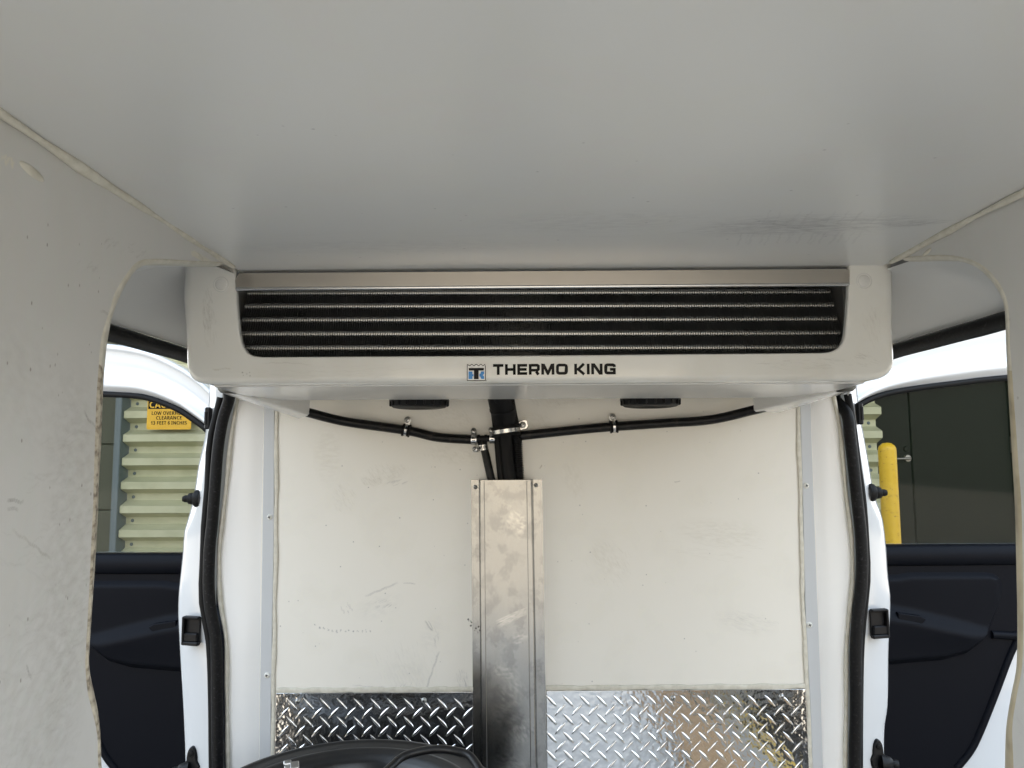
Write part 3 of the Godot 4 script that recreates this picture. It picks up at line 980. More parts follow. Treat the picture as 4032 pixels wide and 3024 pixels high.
	for k in 60:
		var y := lerpf(1.5, 0.40, k / 59.0)
		var a := Vector3(along(lip, minf(y, 1.43)) - s * 0.008, y, -1.676)
		var e := Vector3(along(edge, minf(y, 1.45)), y, -1.72)
		rows.append(PackedVector3Array([a, a.lerp(e, 0.35) + Vector3(0, 0, 0.006), a.lerp(e, 0.8) + Vector3(0, 0, 0.007), e + Vector3(-s * 0.004, 0, 0.004), e, e + Vector3(s * 0.001, 0, -0.012), e + Vector3(-s * 0.006, 0, -0.03), e + Vector3(-s * 0.02, 0, -0.06), e + Vector3(-s * 0.05, 0, -0.09)]))
	mb = Mb.new()
	mb.grid(rows, Vector3(s * 0.3, 0, 1))
	var pil := part("door_pillar", mb, M.white_paint, van)
	var ft: Array = [[-0.739, 1.201, -1.7], [0.799, 1.208, -1.7], [-0.73, 0.913, -1.7], [0.788, 0.925, -1.7], [-0.713, 1.384, -1.7], [0.772, 1.387, -1.7], [-0.726, 0.631, -1.7], [0.779, 0.645, -1.7]]
	var o := 0 if s < 0 else 1
	# rubber buffer
	mb = Mb.new()
	mb.lathe([[0.0, 0.036], [0.006, 0.035], [0.008, 0.03], [0.008, 0.024], [0.012, 0.022], [0.0135, 0.016], [0.0135, 0.012], [0.019, 0.008], [0.021, 0.002], [0.021, -0.004]], Transform3D(Basis(Vector3(0, 1, 0), Vector3(s, 0.1, 0.15).normalized(), Vector3(0, 0, 1)).orthonormalized(), Vector3(ft[o][0] - s * 0.004, ft[o][1], -1.705)), 20)
	part("rubber_buffer", mb, M.black_rubber, pil)
	# latch pocket
	var lc := Vector3(ft[2 + o][0] - s * 0.002, ft[2 + o][1], -1.681)
	var lb := Basis(UP, s * 0.25)
	mb = Mb.new()
	mb.box(lc + Vector3(0, 0.029, 0.006), Vector3(0.04, 0.006, 0.012), 0.002, lb)
	mb.box(lc + Vector3(0, -0.027, 0.006), Vector3(0.04, 0.008, 0.012), 0.002, lb)
	mb.box(lc + lb * Vector3(s * 0.018, 0, 0.006), Vector3(0.006, 0.062, 0.012), 0.002, lb)
	mb.box(lc + lb * Vector3(0, -0.014, 0.004), Vector3(0.034, 0.018, 0.01), 0.002, lb)
	mb.box(lc + lb * Vector3(0, 0, -0.001), Vector3(0.036, 0.056, 0.006), 0.0, lb)
	part("latch_pocket", mb, M.black_plastic, pil)
	# upper clip
	mb = Mb.new()
	var uc := Vector3(ft[4 + o][0], ft[4 + o][1], -1.69)
	mb.box(uc, Vector3(0.014, 0.05, 0.014), 0.003)
	mb.box(uc + Vector3(s * 0.003, 0, 0.006), Vector3(0.006, 0.03, 0.006), 0.001)
	part("upper_clip", mb, M.black_plastic, pil)
	# lower guide: plate, bolt and roller
	mb = Mb.new()
	var gc := Vector3(ft[6 + o][0], ft[6 + o][1], -1.70)
	var gp := []
	for a in 25:
		var t := TAU * a / 24.0
		var w := 0.022 if sin(t) < 0.0 else 0.013
		gp.append([w * cos(t), (0.04 if sin(t) < 0.0 else 0.03) * sin(t)])
	gp.pop_back()
	mb.slab(gp, Transform3D(Basis(UP, s * 0.2), gc + Vector3(0, 0, 0.01)), 0.02, 0.004, 3)
	mb.lathe([[0.0, 0.034], [0.008, 0.034], [0.0095, 0.03], [0.0095, 0.022], [0.013, 0.02], [0.017, 0.006], [0.019, 0.0]], Transform3D(Basis(Vector3(0, 1, 0), Vector3(s, -0.1, 0.25).normalized(), Vector3(0, 0, 1)).orthonormalized(), gc + Vector3(s * 0.006, -0.02, 0.006)), 18)
	mb.lathe([[0.0, 0.004], [0.006, 0.003], [0.007, 0.0]], Transform3D(Basis(Vector3.RIGHT, PI / 2), gc + Vector3(0, 0.016, 0.01)), 14)
	part("door_guide", mb, M.black_plastic, pil)


func span(a: Vector3, b: Vector3, rise := -0.006) -> PackedVector3Array:
	var r := PackedVector3Array()
	for k in 7:
		var t := k / 6.0
		r.append(a.lerp(b, t) + Vector3(0, rise * sin(t * PI), 0))
	return r


func bulkhead(van: Node3D) -> void:
	var rc := Rect2(-0.56, 0.5, 1.2, 1.1)
	var px := func(x: float, y: float) -> Vector2: return Vector2((x - rc.position.x) / rc.size.x * 1400.0, (1.6 - y) / 1.1 * 1280.0)
	var img := board(1400, 1280, Color(0.905, 0.894, 0.862), 0.25, 37)
	var g := Color(0.42, 0.42, 0.44)
	# scuffs and scratches seen on the sheet left of the duct
	stroke(img, px.call(-0.35, 0.982), px.call(-0.275, 1.012), 2.6, g, 0.45)
	stroke(img, px.call(-0.265, 1.012), px.call(-0.235, 1.01), 1.6, g, 0.3)
	scuff(img, px.call(-0.31, 0.965), 24, 10, -0.5, g, 0.4, 16, 22)
	scuff(img, px.call(-0.39, 0.955), 16, 12, 1.2, g, 0.45, 14, 16)
	for k in 14: specks(img, px.call(-0.46 + k * 0.0095, 0.918 - 0.012 * minf(k, 4) / 4.0), 2, 3, g, 0.28, 3, 2.0)
	stroke(img, px.call(-0.215, 0.928), px.call(-0.197, 0.905), 2.0, Color(0.3, 0.3, 0.3), 0.6)
	stroke(img, px.call(-0.208, 0.928), px.call(-0.195, 0.909), 1.0, g, 0.5)
	scuff(img, px.call(-0.19, 0.89), 8, 20, 1.4, g, 0.3, 10, 26)
	stroke(img, px.call(-0.182, 0.862), px.call(-0.216, 0.765), 2.2, g, 0.5)
	stroke(img, px.call(-0.22, 0.76), px.call(-0.235, 0.73), 1.6, g, 0.4)
	for k in 7: stroke(img, px.call(-0.245 - 0.012 * k + rng.randf() * 0.006, 0.80 - 0.004 * k), px.call(-0.275 - 0.012 * k, 0.745 - 0.003 * k), rng.randf_range(0.6, 1.6), g, rng.randf_range(0.2, 0.45))
	stroke(img, px.call(-0.375, 0.79), px.call(-0.30, 0.785), 1.6, g, 0.25)
	scuff(img, px.call(-0.13, 0.79), 16, 34, 1.35, g, 0.35, 26, 30)
	scuff(img, px.call(-0.49, 0.74), 70, 30, 1.5, g, 0.09, 70, 18)
	scuff(img, px.call(-0.25, 0.83), 90, 60, 1.2, g, 0.1, 60, 30)
	# grease and smudges round the hoses
	var br := Color(0.5, 0.46, 0.38)
	for e in [[-0.16, 1.385, 60, 36], [-0.15, 1.30, 80, 26], [-0.30, 1.26, 60, 20], [-0.34, 1.24, 30, 12], [0.03, 1.37, 50, 24], [0.08, 1.42, 60, 18], [-0.40, 1.2, 30, 40]]:
		scuff(img, px.call(e[0], e[1]), e[2], e[3], 0.9, br, 0.10, 120, 16)
	scuff(img, px.call(-0.28, 1.235), 30, 6, -0.4, g, 0.4, 12, 26)
	for e in [[-0.16, 1.385, 70, 40, 0.4], [-0.14, 1.30, 90, 30, 0.2], [-0.3, 1.25, 60, 24, -0.4], [0.03, 1.37, 60, 30, 0.3], [0.09, 1.42, 70, 22, 0.1], [0.45, 1.12, 130, 40, 0.1], [0.2, 1.06, 70, 40, 0.8], [-0.44, 1.3, 40, 90, 0.0], [0.12, 1.24, 60, 30, 1.2]]:
		smear(img, px.call(e[0], e[1]), e[2], e[3], e[4], br, 0.2)
	for e in [[-0.25, 0.80, 80, 60, 1.1], [-0.49, 0.74, 80, 36, 0.0], [-0.32, 0.96, 70, 34, -0.3], [-0.13, 0.79, 26, 44, 0.2], [-0.2, 0.9, 30, 50, 0.3], [0.5, 0.92, 90, 30, 0.2]]:
		smear(img, px.call(e[0], e[1]), e[2], e[3], e[4], g, 0.16)
	# right half
	scuff(img, px.call(0.44, 1.1), 120, 50, 0.1, br, 0.1, 90, 50)
	scuff(img, px.call(0.2, 1.05), 60, 60, 1.0, br, 0.12, 60, 24)
	stroke(img, px.call(0.045, 1.265), px.call(0.05, 1.275), 1.6, br, 0.6)
	stroke(img, px.call(0.35, 1.235), px.call(0.365, 1.236), 1.2, g, 0.5)
	scuff(img, px.call(0.52, 0.93), 70, 16, 0.3, g, 0.16, 26, 40)
	specks(img, px.call(0.0, 1.05), 650, 420, g, 0.45, 90)
	specks(img, px.call(-0.11, 0.925), 9, 10, Color(0.15, 0.13, 0.11), 0.8, 8, 2.2)
	var bm := panel_mat("bulkhead_sheet", img, 0.42)
	var mb := Mb.new()
	mb.rect = rc
	mb.box(Vector3(0.043, 1.04, ZB - 0.02), Vector3(1.28, 1.12, 0.04))
	part("bulkhead", mb, bm, van)
	for s in [-1, 1]:
		var ti: Array = [[1.516, -0.567], [1.409, -0.564], [1.141, -0.558], [0.92, -0.556], [0.769, -0.555], [0.665, -0.553], [0.475, -0.549]] if s < 0 else [[1.509, 0.643], [1.403, 0.641], [1.176, 0.638], [0.95, 0.634], [0.787, 0.636], [0.617, 0.636], [0.476, 0.634]]
		var to: Array = [[1.516, -0.591], [1.409, -0.588], [1.281, -0.586], [1.141, -0.584], [0.971, -0.582], [0.789, -0.58], [0.665, -0.578], [0.475, -0.574]] if s < 0 else [[1.509, 0.668], [1.406, 0.665], [1.178, 0.663], [1.001, 0.662], [0.831, 0.661], [0.617, 0.658], [0.476, 0.656]]
		var poly := []
		for k in 14: poly.append([along(ti, lerpf(1.58, 0.5, k / 13.0)), lerpf(1.58, 0.5, k / 13.0)])
		for k in 14: poly.append([along(to, lerpf(0.5, 1.58, k / 13.0)), lerpf(0.5, 1.58, k / 13.0)])
		mb = Mb.new()
		mb.slab(poly, Transform3D(Basis.IDENTITY, Vector3(0, 0, ZB + 0.004)), 0.006, 0.0015, 2)
		var tr := part("corner_trim", mb, M.trim_grey, van)
		var sc: Array = [[-0.5682, 1.1593], [-0.5653, 0.8117], [0.6471, 1.2249], [0.6415, 0.9182]]
		for k in 2:
			var p: Array = sc[k + (0 if s < 0 else 2)]
			var sm := Mb.new()
			var r := 0.0065
			var at := Vector3(p[0], p[1], ZB + 0.004)
			sm.lathe([[0.0, r * 0.45], [r * 0.12, r * 0.45], [r * 0.3, r * 0.56], [r * 0.7, r * 0.42], [r * 0.93, r * 0.18], [r, 0.0]], Transform3D(Basis(Vector3.RIGHT, PI / 2), at), 18)
			part("screw", sm, M.white_screw, tr)
			sm = Mb.new()
			sm.box(at + Vector3(0, 0, r * 0.55), Vector3(r * 0.95, r * 0.24, r * 0.1), 0.0, Basis(Vector3.BACK, 0.3))
			sm.box(at + Vector3(0, 0, r * 0.55), Vector3(r * 0.24, r * 0.95, r * 0.11), 0.0, Basis(Vector3.BACK, 0.3))
			part("screw_drive", sm, M.black_plastic, tr)
		var path := []
		var w := PackedFloat32Array()
		for k in 80:
			var y := lerpf(1.56, 0.5, k / 79.0)
			path.append(Vector3(along(ti, y) - s * 0.004 + 0.0008 * sin(y * 37.0), y, ZB + 0.002))
			w.append(0.0048 + 0.0006 * sin(y * 29.0 + 2.0) + 0.0005 * sin(y * 83.0))
		mb = Mb.new()
		mb.tube(path, w, 10, 0.4, Vector3.BACK)
		part("sealant_run", mb, M.sealant, van)
	var pl: Array = [[-0.5436, 0.773], [-0.1063, 0.7753], [0.0558, 0.7771], [0.6277, 0.7802]]
	for e in [[pl[0], pl[1]], [pl[2], pl[3]]]:
		var path := []
		var w := PackedFloat32Array()
		for k in 50:
			var t := k / 49.0
			path.append(Vector3(lerpf(e[0][0], e[1][0], t), lerpf(e[0][1], e[1][1], t) + 0.005 + 0.0006 * sin(t * 40.0), ZB + 0.001))
			w.append(0.0058 + 0.0006 * sin(t * 31.0) + 0.0005 * sin(t * 77.0))
		mb = Mb.new()
		mb.tube(path, w, 10, 0.35, Vector3.BACK)
		part("sealant_run", mb, M.sealant, van)


func front_door(van: Node3D, s: int) -> void:
	var top: Array = [[-1.6758, 1.6766], [-1.4951, 1.671], [-1.3189, 1.6593], [-1.204, 1.6376], [-1.1127, 1.5965], [-1.0531, 1.5603], [-0.9948, 1.5108], [-0.9333, 1.4438]] if s < 0 else [[0.9939, 1.4702], [1.0813, 1.5582], [1.1465, 1.6023], [1.2372, 1.6538], [1.3865, 1.6976], [1.5347, 1.7191], [1.7405, 1.7267], [1.9162, 1.7255]]
	var win: Array = [[-1.6656, 1.5071], [-1.486, 1.5016], [-1.3202, 1.4948], [-1.2066, 1.4852], [-1.1071, 1.4506], [-1.0479, 1.4148], [-0.9992, 1.3778], [-0.9593, 1.3335]] if s < 0 else [[1.0121, 1.3896], [1.0758, 1.4448], [1.1548, 1.4796], [1.2521, 1.4982], [1.3989, 1.5165], [1.5295, 1.5305], [1.7269, 1.5426], [1.9016, 1.5446]]
	if s < 0:
		top = top.duplicate(); win = win.duplicate()
		top.reverse(); win.reverse()
	var z := -2.35
	var mx := func(x: float) -> float: return x if s > 0 else 0.09 - x
	var dy := 0.0 if s > 0 else -0.018
	# frame over the window: rolled outer edge, broad face, inner step, glass channel
	var prof := [[0.0, -0.07], [0.0, -0.012], [0.05, 0.0], [0.12, -0.006], [0.16, -0.016], [0.45, -0.02], [0.7, -0.016], [0.74, -0.002], [0.8, 0.004], [0.86, -0.001], [0.9, -0.014], [0.97, -0.02], [1.0, -0.024], [1.0, -0.07]]
	var rows := []
	var c := top.size()
	for i in c - 1:
		for t in 6:
			var r := PackedVector3Array()
			var f := t / 6.0
			var T := Vector2(top[i][0], top[i][1]).cubic_interpolate(Vector2(top[i + 1][0], top[i + 1][1]), Vector2(top[maxi(i - 1, 0)][0], top[maxi(i - 1, 0)][1]), Vector2(top[mini(i + 2, c - 1)][0], top[mini(i + 2, c - 1)][1]), f)
			var W := Vector2(win[i][0], win[i][1]).cubic_interpolate(Vector2(win[i + 1][0], win[i + 1][1]), Vector2(win[maxi(i - 1, 0)][0], win[maxi(i - 1, 0)][1]), Vector2(win[mini(i + 2, c - 1)][0], win[mini(i + 2, c - 1)][1]), f)
			for p in prof:
				var q := T.lerp(W, p[0])
				r.append(Vector3(q.x, q.y, z + p[1]))
			rows.append(r)
	var mb := Mb.new()
	mb.grid(rows, Vector3(0, 0, 1))
	# free-edge upright and the door's lower skin
	var xe: float = mx.call(1.80)
	var xh: float = mx.call(0.86)
	mb.box(Vector3(mx.call(1.86), 1.2 + dy, z - 0.035), Vector3(0.12, 1.05, 0.07), 0.015)
	var sk: Array = [[1.5072, 0.6833], [1.4497, 0.5574], [1.3948, 0.4436], [1.3638, 0.3938], [1.3235, 0.3495]]
	var low := []
	for p in [[0.86, 1.005], [1.9, 1.005], [1.9, 0.62], [1.74, 0.5], [1.66, 0.34], [1.6, 0.27], [0.86, 0.27]]: low.append([mx.call(p[0]), p[1] + dy])
	mb.slab(low, Transform3D(Basis.IDENTITY, Vector3(0, 0, z - 0.015)), 0.09, 0.02, 3)
	var door := part("front_door", mb, M.white_paint, van)
	door.set_meta("label", "open white front door with black inner trim, " + ("left" if s < 0 else "right") + " side of the van")
	# glass channel gasket and the pane
	var gp := []
	for i in c: gp.append(Vector3(win[i][0], win[i][1] + 0.001, z - 0.014))
	gp = smooth(gp, 5)
	mb = Mb.new()
	mb.tube(gp, 0.0095, 10)
	part("window_gasket", mb, M.black_rubber, door)
	var poly := []
	for p in gp: poly.append([p.x, p.y])
	poly.append([poly[-1][0], 0.99 + dy] if s > 0 else [poly[-1][0], 0.99 + dy])
	poly.append([poly[0][0], 0.99 + dy])
	mb = Mb.new()
	mb.slab(poly, Transform3D(Basis.IDENTITY, Vector3(0, 0, z - 0.03)), 0.004, 0.0, 1)
	part("window_pane", mb, M.glass, door)
	# black inner trim
	var tp := [[mx.call(0.88), 1.012 + dy], [mx.call(1.76), 1.012 + dy], [mx.call(1.72), 0.9 + dy], [mx.call(1.60), 0.78 + dy], [mx.call(1.535), 0.735 + dy]]
	for p in sk: tp.append([mx.call(p[0]), p[1] + dy])
	tp.append([mx.call(1.26), 0.29 + dy]); tp.append([mx.call(0.88), 0.29 + dy])
	mb = Mb.new()
	mb.slab(tp, Transform3D(Basis.IDENTITY, Vector3(0, 0, z + 0.004)), 0.03, 0.012, 4)
	var trim := part("inner_trim", mb, M.door_trim, door)
	# belt rail
	mb = Mb.new()
	mb.tube([Vector3(mx.call(0.88), 0.978 + dy, z + 0.0), Vector3(mx.call(1.7), 0.982 + dy, z + 0.0)], 0.032, 16, 0.7, Vector3.BACK)
	part("belt_rail", mb, M.door_trim, door)
	# padded insert moulded into the armrest ledge
	var ins_top := [[0.92, 0.925], [1.16, 0.925], [1.2, 0.932], [1.44, 0.932], [1.465, 0.925], [1.482, 0.912], [1.485, 0.89]]
	var ins_low := [[0.92, 0.651], [1.13, 0.651], [1.289, 0.664], [1.362, 0.684], [1.412, 0.72], [1.433, 0.748], [1.467, 0.819], [1.485, 0.88]]
	var arm: Array = [[1.1068, 0.8227], [1.1913, 0.8086], [1.3171, 0.7791], [1.4284, 0.7497]]
	var lin := func(l: Array, x: float) -> float:
		for i in l.size() - 1:
			if x <= l[i + 1][0]: return lerpf(l[i][1], l[i + 1][1], clampf((x - l[i][0]) / (l[i + 1][0] - l[i][0]), -0.5, 1.0))
		return l[-1][1]
	var path := []
	rows = []
	for i in 61:
		var x := lerpf(0.92, 1.485, i / 60.0)
		var yt: float = lin.call(ins_top, x)
		var yb2: float = lin.call(ins_low, x)
		var ya: float = lin.call(arm, x)
		var r := PackedVector3Array()
		for k in 49:
			var y := lerpf(yt, yb2, k / 48.0)
			var d := smoothstep(ya + 0.02, ya - 0.035, y)
			var h := lerpf(0.016 - 0.008 * smoothstep(yt, ya, y), 0.04 - 0.02 * smoothstep(ya, yb2, y), d)
			var e := minf(minf((yt - y), (y - yb2)), (1.485 - x) * 0.8)
			h *= smoothstep(-0.002, 0.022, e)
			r.append(Vector3(mx.call(x), y + dy, z + 0.002 + h))
		rows.append(r)
	mb = Mb.new()
	mb.grid(rows, Vector3(0, 0, 1))
	part("door_insert", mb, M.door_insert, door)
	var ip := []
	var pk: Array = [[1.1447, 0.8142], [1.2123, 0.8043], [1.2302, 0.7946], [1.2105, 0.7724], [1.1431, 0.7836]]
	for p in pk: ip.append([mx.call(p[0]), p[1] + dy])
	mb = Mb.new()
	mb.slab(ip, Transform3D(Basis.IDENTITY, Vector3(0, 0, z + 0.036)), 0.03, 0.004, 2)
	part("door_pull", mb, M.door_trim, door)
	mb = Mb.new()
	mb.tube([Vector3(mx.call(1.44), 0.742 + dy, z + 0.006), Vector3(mx.call(1.51), 0.738 + dy, z + 0.006), Vector3(mx.call(1.55), 0.752 + dy, z)], 0.012, 10)
	part("trim_step", mb, M.door_trim, door)
	path = []
	for p in sk: path.append(Vector3(mx.call(p[0] - 0.012), p[1] + dy, z + 0.002))
	path.push_front(Vector3(mx.call(1.535), 0.75 + dy, z + 0.002))
	mb = Mb.new()
	mb.tube(smooth(path, 6), 0.011, 12)
	part("trim_border", mb, M.door_trim, door)


# ---------------------------------------------------------------- evaporator under the ceiling
func make_evaporator() -> void:
	var ev := thing("evaporator_unit", "off-white ceiling evaporator with open finned coil and black lettering on its lip", "cooling unit")
	var co: Array = [[-0.5377, 1.5915], [-0.5401, 1.555], [-0.5326, 1.4946], [-0.527, 1.4422], [-0.5212, 1.4259], [-0.509, 1.4154], [-0.4808, 1.413], [-0.016, 1.4119], [0.5398, 1.4124], [0.5654, 1.4152], [0.5811, 1.4239], [0.5892, 1.4393], [0.5924, 1.4874], [0.5963, 1.5472], [0.5983, 1.5848]]
	var ci: Array = [[0.5318, 1.5974], [0.5254, 1.5401], [0.5185, 1.4864], [0.5134, 1.4716], [0.5027, 1.4613], [0.4871, 1.4569], [-0.0158, 1.4555], [-0.4153, 1.4557], [-0.4303, 1.4588], [-0.441, 1.4701], [-0.4475, 1.4881], [-0.4545, 1.5469], [-0.4599, 1.6024]]
	var poly := []
	var bev := []
	var deep := []
	var lift := func(l: Array) -> Array:      # the moulding's top runs up behind the ceiling sheet
		var r := l.duplicate(true)
		r[0][1] = 1.64; r[-1][1] = 1.64
		return r
	co = lift.call(co); ci = lift.call(ci)
	for p in co: p[0] += 0.007 * clampf((p[0] - 0.03) / 0.4, -1.0, 1.0)
	for q in rounded(co, 2):
		poly.append([q.x, q.y])
		bev.append(lerpf(0.02, 0.011, clampf((1.50 - q.y) / 0.06, 0.0, 1.0)))
		deep.append(0.03)
	for q in rounded(ci, 2):
		poly.append([q.x, q.y]); bev.append(0.003); deep.append(0.010)
	# smears and scuffs on the moulding
	var img := board(1536, 256, Color(0.865, 0.865, 0.85), 0.4, 91)
	var rc := Rect2(-0.56, 1.40, 1.18, 0.2)
	var px := func(x: float, y: float) -> Vector2: return Vector2((x + 0.56) / 1.18 * 1536.0, (1.6 - y) / 0.2 * 256.0)
	var g := Color(0.5, 0.49, 0.46)
	scuff(img, px.call(-0.50, 1.53), 10, 46, 1.3, g, 0.3, 60, 22)
	scuff(img, px.call(-0.495, 1.50), 14, 40, 1.4, g, 0.2, 40, 22)
	stroke(img, px.call(-0.49, 1.436), px.call(-0.46, 1.438), 1.6, Color(0.5, 0.46, 0.36), 0.4)
	stroke(img, px.call(-0.41, 1.445), px.call(-0.33, 1.442), 1.2, g, 0.3)
	scuff(img, px.call(-0.3, 1.43), 200, 16, 0.0, g, 0.1, 60, 60)
	scuff(img, px.call(0.45, 1.44), 90, 12, 0.05, g, 0.18, 46, 40)
	scuff(img, px.call(0.56, 1.50), 18, 40, 1.4, g, 0.16, 40, 22)
	scuff(img, px.call(0.55, 1.445), 24, 16, 0.3, g, 0.2, 30, 20)
	specks(img, px.call(-0.437, 1.427), 14, 6, g, 0.5, 5)
	var hm := panel_mat("housing_front", img, 0.28)
	hm.clearcoat_enabled = true; hm.clearcoat = 0.8; hm.clearcoat_roughness = 0.05
	var mb := Mb.new()
	mb.rect = rc
	mb.slab(poly, Transform3D(Basis.IDENTITY, Vector3(0, 0, -1.17)), 0.03, bev, 6, deep)
	var cover := part("cover", mb, hm, ev)
	# moulded screw plugs
	for p in [[-0.48, 1.5743], [0.5519, 1.5723]]:
		mb = Mb.new()
		mb.lathe([[0.0, 0.0008], [0.0085, 0.0008], [0.0095, 0.0003], [0.0098, -0.0006], [0.0112, -0.0004], [0.012, 0.0004], [0.013, 0.0]], Transform3D(Basis(Vector3.RIGHT, PI / 2), Vector3(p[0], p[1], -1.1698)), 28)
		part("screw_plug", mb, M.housing, ev)
	# sides running back, underside tray and the two drooping corners
	for s in [-1, 1]:
		var rows := []
		var src := rounded(co, 2).slice(0, 22) if s < 0 else rounded(co, 2).slice(-26)
		for z in [-1.203, -1.24, -1.34, -1.45, -1.52]:
			var r := PackedVector3Array()
			for p in src:
				r.append(Vector3(p[0] + s * 0.01 * clampf((-1.203 - z) / 0.14, 0, 1), p[1], z))
			rows.append(r)
		mb = Mb.new()
		mb.grid(rows, Vector3(s, 0, 0))
		part("side_panel", mb, M.housing, ev)
		# corner
		var w: Array = [[-0.55, 1.412, -1.34], [-0.49, 1.378, -1.62], [-0.461, 1.385, -1.62], [-0.462, 1.422, -1.62], [0.609, 1.409, -1.34], [0.573, 1.385, -1.62], [0.511, 1.388, -1.62]]
		var a: Array = w[0] if s < 0 else w[4]
		var b: Array = w[1] if s < 0 else w[5]
		var i: Array = w[2] if s < 0 else w[6]
		rows = []
		for k in 9:
			var t := k / 8.0
			var o := Vector3(lerpf(a[0], b[0], t), lerpf(a[1], b[1], t), lerpf(-1.34, -1.62, t))
			var n := Vector3(lerpf(a[0] - s * 0.03, i[0], t), lerpf(a[1], i[1], t), lerpf(-1.36, -1.62, t))
			rows.append(PackedVector3Array([Vector3(o.x, 1.585, o.z), o + Vector3(0, 0.02, 0), o + Vector3(-s * 0.001, 0.006, 0), o + Vector3(-s * 0.006, 0.001, 0), n + Vector3(s * 0.004, 0.0, 0), n + Vector3(0, 0.004, 0), Vector3(n.x, 1.50, n.z)]))
		mb = Mb.new()
		mb.grid(rows, Vector3(0, -1, 0))
		part("drain_corner", mb, M.housing, ev)
	mb = Mb.new()
	var up := [[-0.50, -1.203], [-0.515, -1.34], [-0.515, -1.509], [0.575, -1.509], [0.575, -1.34], [0.56, -1.203]]
	mb.slab(up, Transform3D(Basis(Vector3(1, 0, 0), Vector3(0, 0, 1), Vector3(0, -1, 0)), Vector3(0, 1.4108, 0)), 0.012, 0.002, 3)
	part("underside_tray", mb, M.tray, ev)
	# aluminium strip over the coil
	var st: Array = [[-0.456, 1.5988], [0.5286, 1.5969], [0.5273, 1.569], [-0.4551, 1.5684]]
	mb = Mb.new()
	mb.slab([[st[0][0], 1.5795], [st[0][0] + 0.005, 1.5915], [st[1][0] - 0.005, 1.5915], [st[1][0], 1.5885], [st[2][0], st[2][1]], [st[3][0], st[3][1]]], Transform3D(Basis.IDENTITY, Vector3(0, 0, -1.1665)), 0.0015, 0.0005, 1)
	var strip := part("top_strip", mb, M.brushed_strip, ev)
	mb = Mb.new()
	mb.tube([Vector3(st[3][0], st[3][1] - 0.002, -1.170), Vector3(st[2][0], st[2][1] - 0.002, -1.170)], 0.0036, 12)
	part("rolled_lip", mb, M.bright_metal, strip)
	# coil: five bright tube rows behind fine wavy fins, leaning back at the top
	var xl := -0.463
	var xr := 0.528
	var tb := [[1.574, -1.245], [1.5485, -1.234], [1.523, -1.223], [1.4975, -1.212], [1.472, -1.2005]]
	for t in tb:
		mb = Mb.new()
		mb.tube([Vector3(xl, t[0] + 0.002, t[1]), Vector3(xr, t[0] - 0.003, t[1])], 0.0056, 14)
		part("coil_tube", mb, M.coil_tube, ev)
	mb = Mb.new()
	var count := 252
	for f in count:
		var x := lerpf(xl + 0.002, xr - 0.002, f / (count - 1.0))
		var rows := []
		for k in 25:
			var t := k / 24.0
			var y := lerpf(1.593, 1.452, t)
			var z := -1.245 + 0.445 * (1.574 - y) + 0.007
			var w := 0.0007 * sin(t * 6.2832 * 5.5 * 2.0 + f * 0.1) + 0.0002 * rng.randf_range(-1, 1)
			rows.append(PackedVector3Array([Vector3(x + w, y, z - 0.06), Vector3(x + w - 0.0004, y, z), Vector3(x + w + 0.0004, y, z), Vector3(x + w + 0.0001, y, z - 0.06)]))
		mb.grid(rows, Vector3(0, 0, 1))
	part("coil_fins", mb, M.coil_fin, ev).set_meta("kind", "stuff")
	mb = Mb.new()
	mb.box(Vector3(0.033, 1.52, -1.345), Vector3(1.05, 0.15, 0.05))
	mb.box(Vector3(xl - 0.014, 1.52, -1.259), Vector3(0.02, 0.14, 0.11))
	mb.box(Vector3(xr + 0.014, 1.52, -1.259), Vector3(0.02, 0.14, 0.11))
	part("coil_box", mb, M.coil_case, ev)
	mb = Mb.new()
	mb.box(Vector3(0.033, 1.5, -1.47), Vector3(1.1, 0.15, 0.07), 0.004)
	part("rear_shell", mb, M.housing, ev)
	# fans under the rear
	var fn: Array = [[-0.215, 1.4, -1.59], [-0.276, 1.41, -1.59], [0.28, 1.4, -1.59], [0.344, 1.409, -1.59]]
	for k in 2:
		var c := Vector3(fn[k * 2][0], 0, -1.585)
		var bot: float = fn[k * 2][1] - 0.003
		mb = Mb.new()
		mb.lathe([[0.0, bot + 0.006], [0.03, bot + 0.002], [0.045, bot], [0.056, bot + 0.002], [0.0605, bot + 0.006], [0.061, bot + 0.014], [0.064, bot + 0.016], [0.064, bot + 0.03], [0.058, bot + 0.05]], Transform3D(Basis.IDENTITY, c), 40)
		var fan := part("fan", mb, M.black_plastic, ev)
		var rib := Mb.new()
		for a in 20:
			var t := TAU * a / 20.0
			rib.box(c + Vector3(cos(t) * 0.0615, bot + 0.011, sin(t) * 0.0615), Vector3(0.005, 0.012, 0.004), 0.001, Basis(UP, -t))
		part("fan_rib", rib, M.black_plastic, fan)
	# lettering and emblem on the lip
	var tx: Array = [[-0.0417, 1.4246], [0.1529, 1.4234], [-0.0417, 1.4416], [-0.0837, 1.4418], [-0.0528, 1.415]]
	wide_letters("THERMO KING", Vector2(tx[0][0], tx[0][1]), tx[1][0] - tx[0][0], tx[2][1] - tx[0][1], -1.1694, ev)
	var e0 := Vector2(tx[3][0], tx[4][1])
	var ew: float = tx[4][0] - tx[3][0]
	var eh: float = tx[3][1] - tx[4][1]
	var z := -1.1694
	mb = Mb.new()
	mb.box(Vector3(e0.x + ew / 2, e0.y + eh / 2, z - 0.0012), Vector3(ew, eh, 0.0022))
	var em := part("emblem", mb, M.logo_white, ev)
	var wave := [Vector3(e0.x + 0.001, e0.y + eh * 0.9, z)]
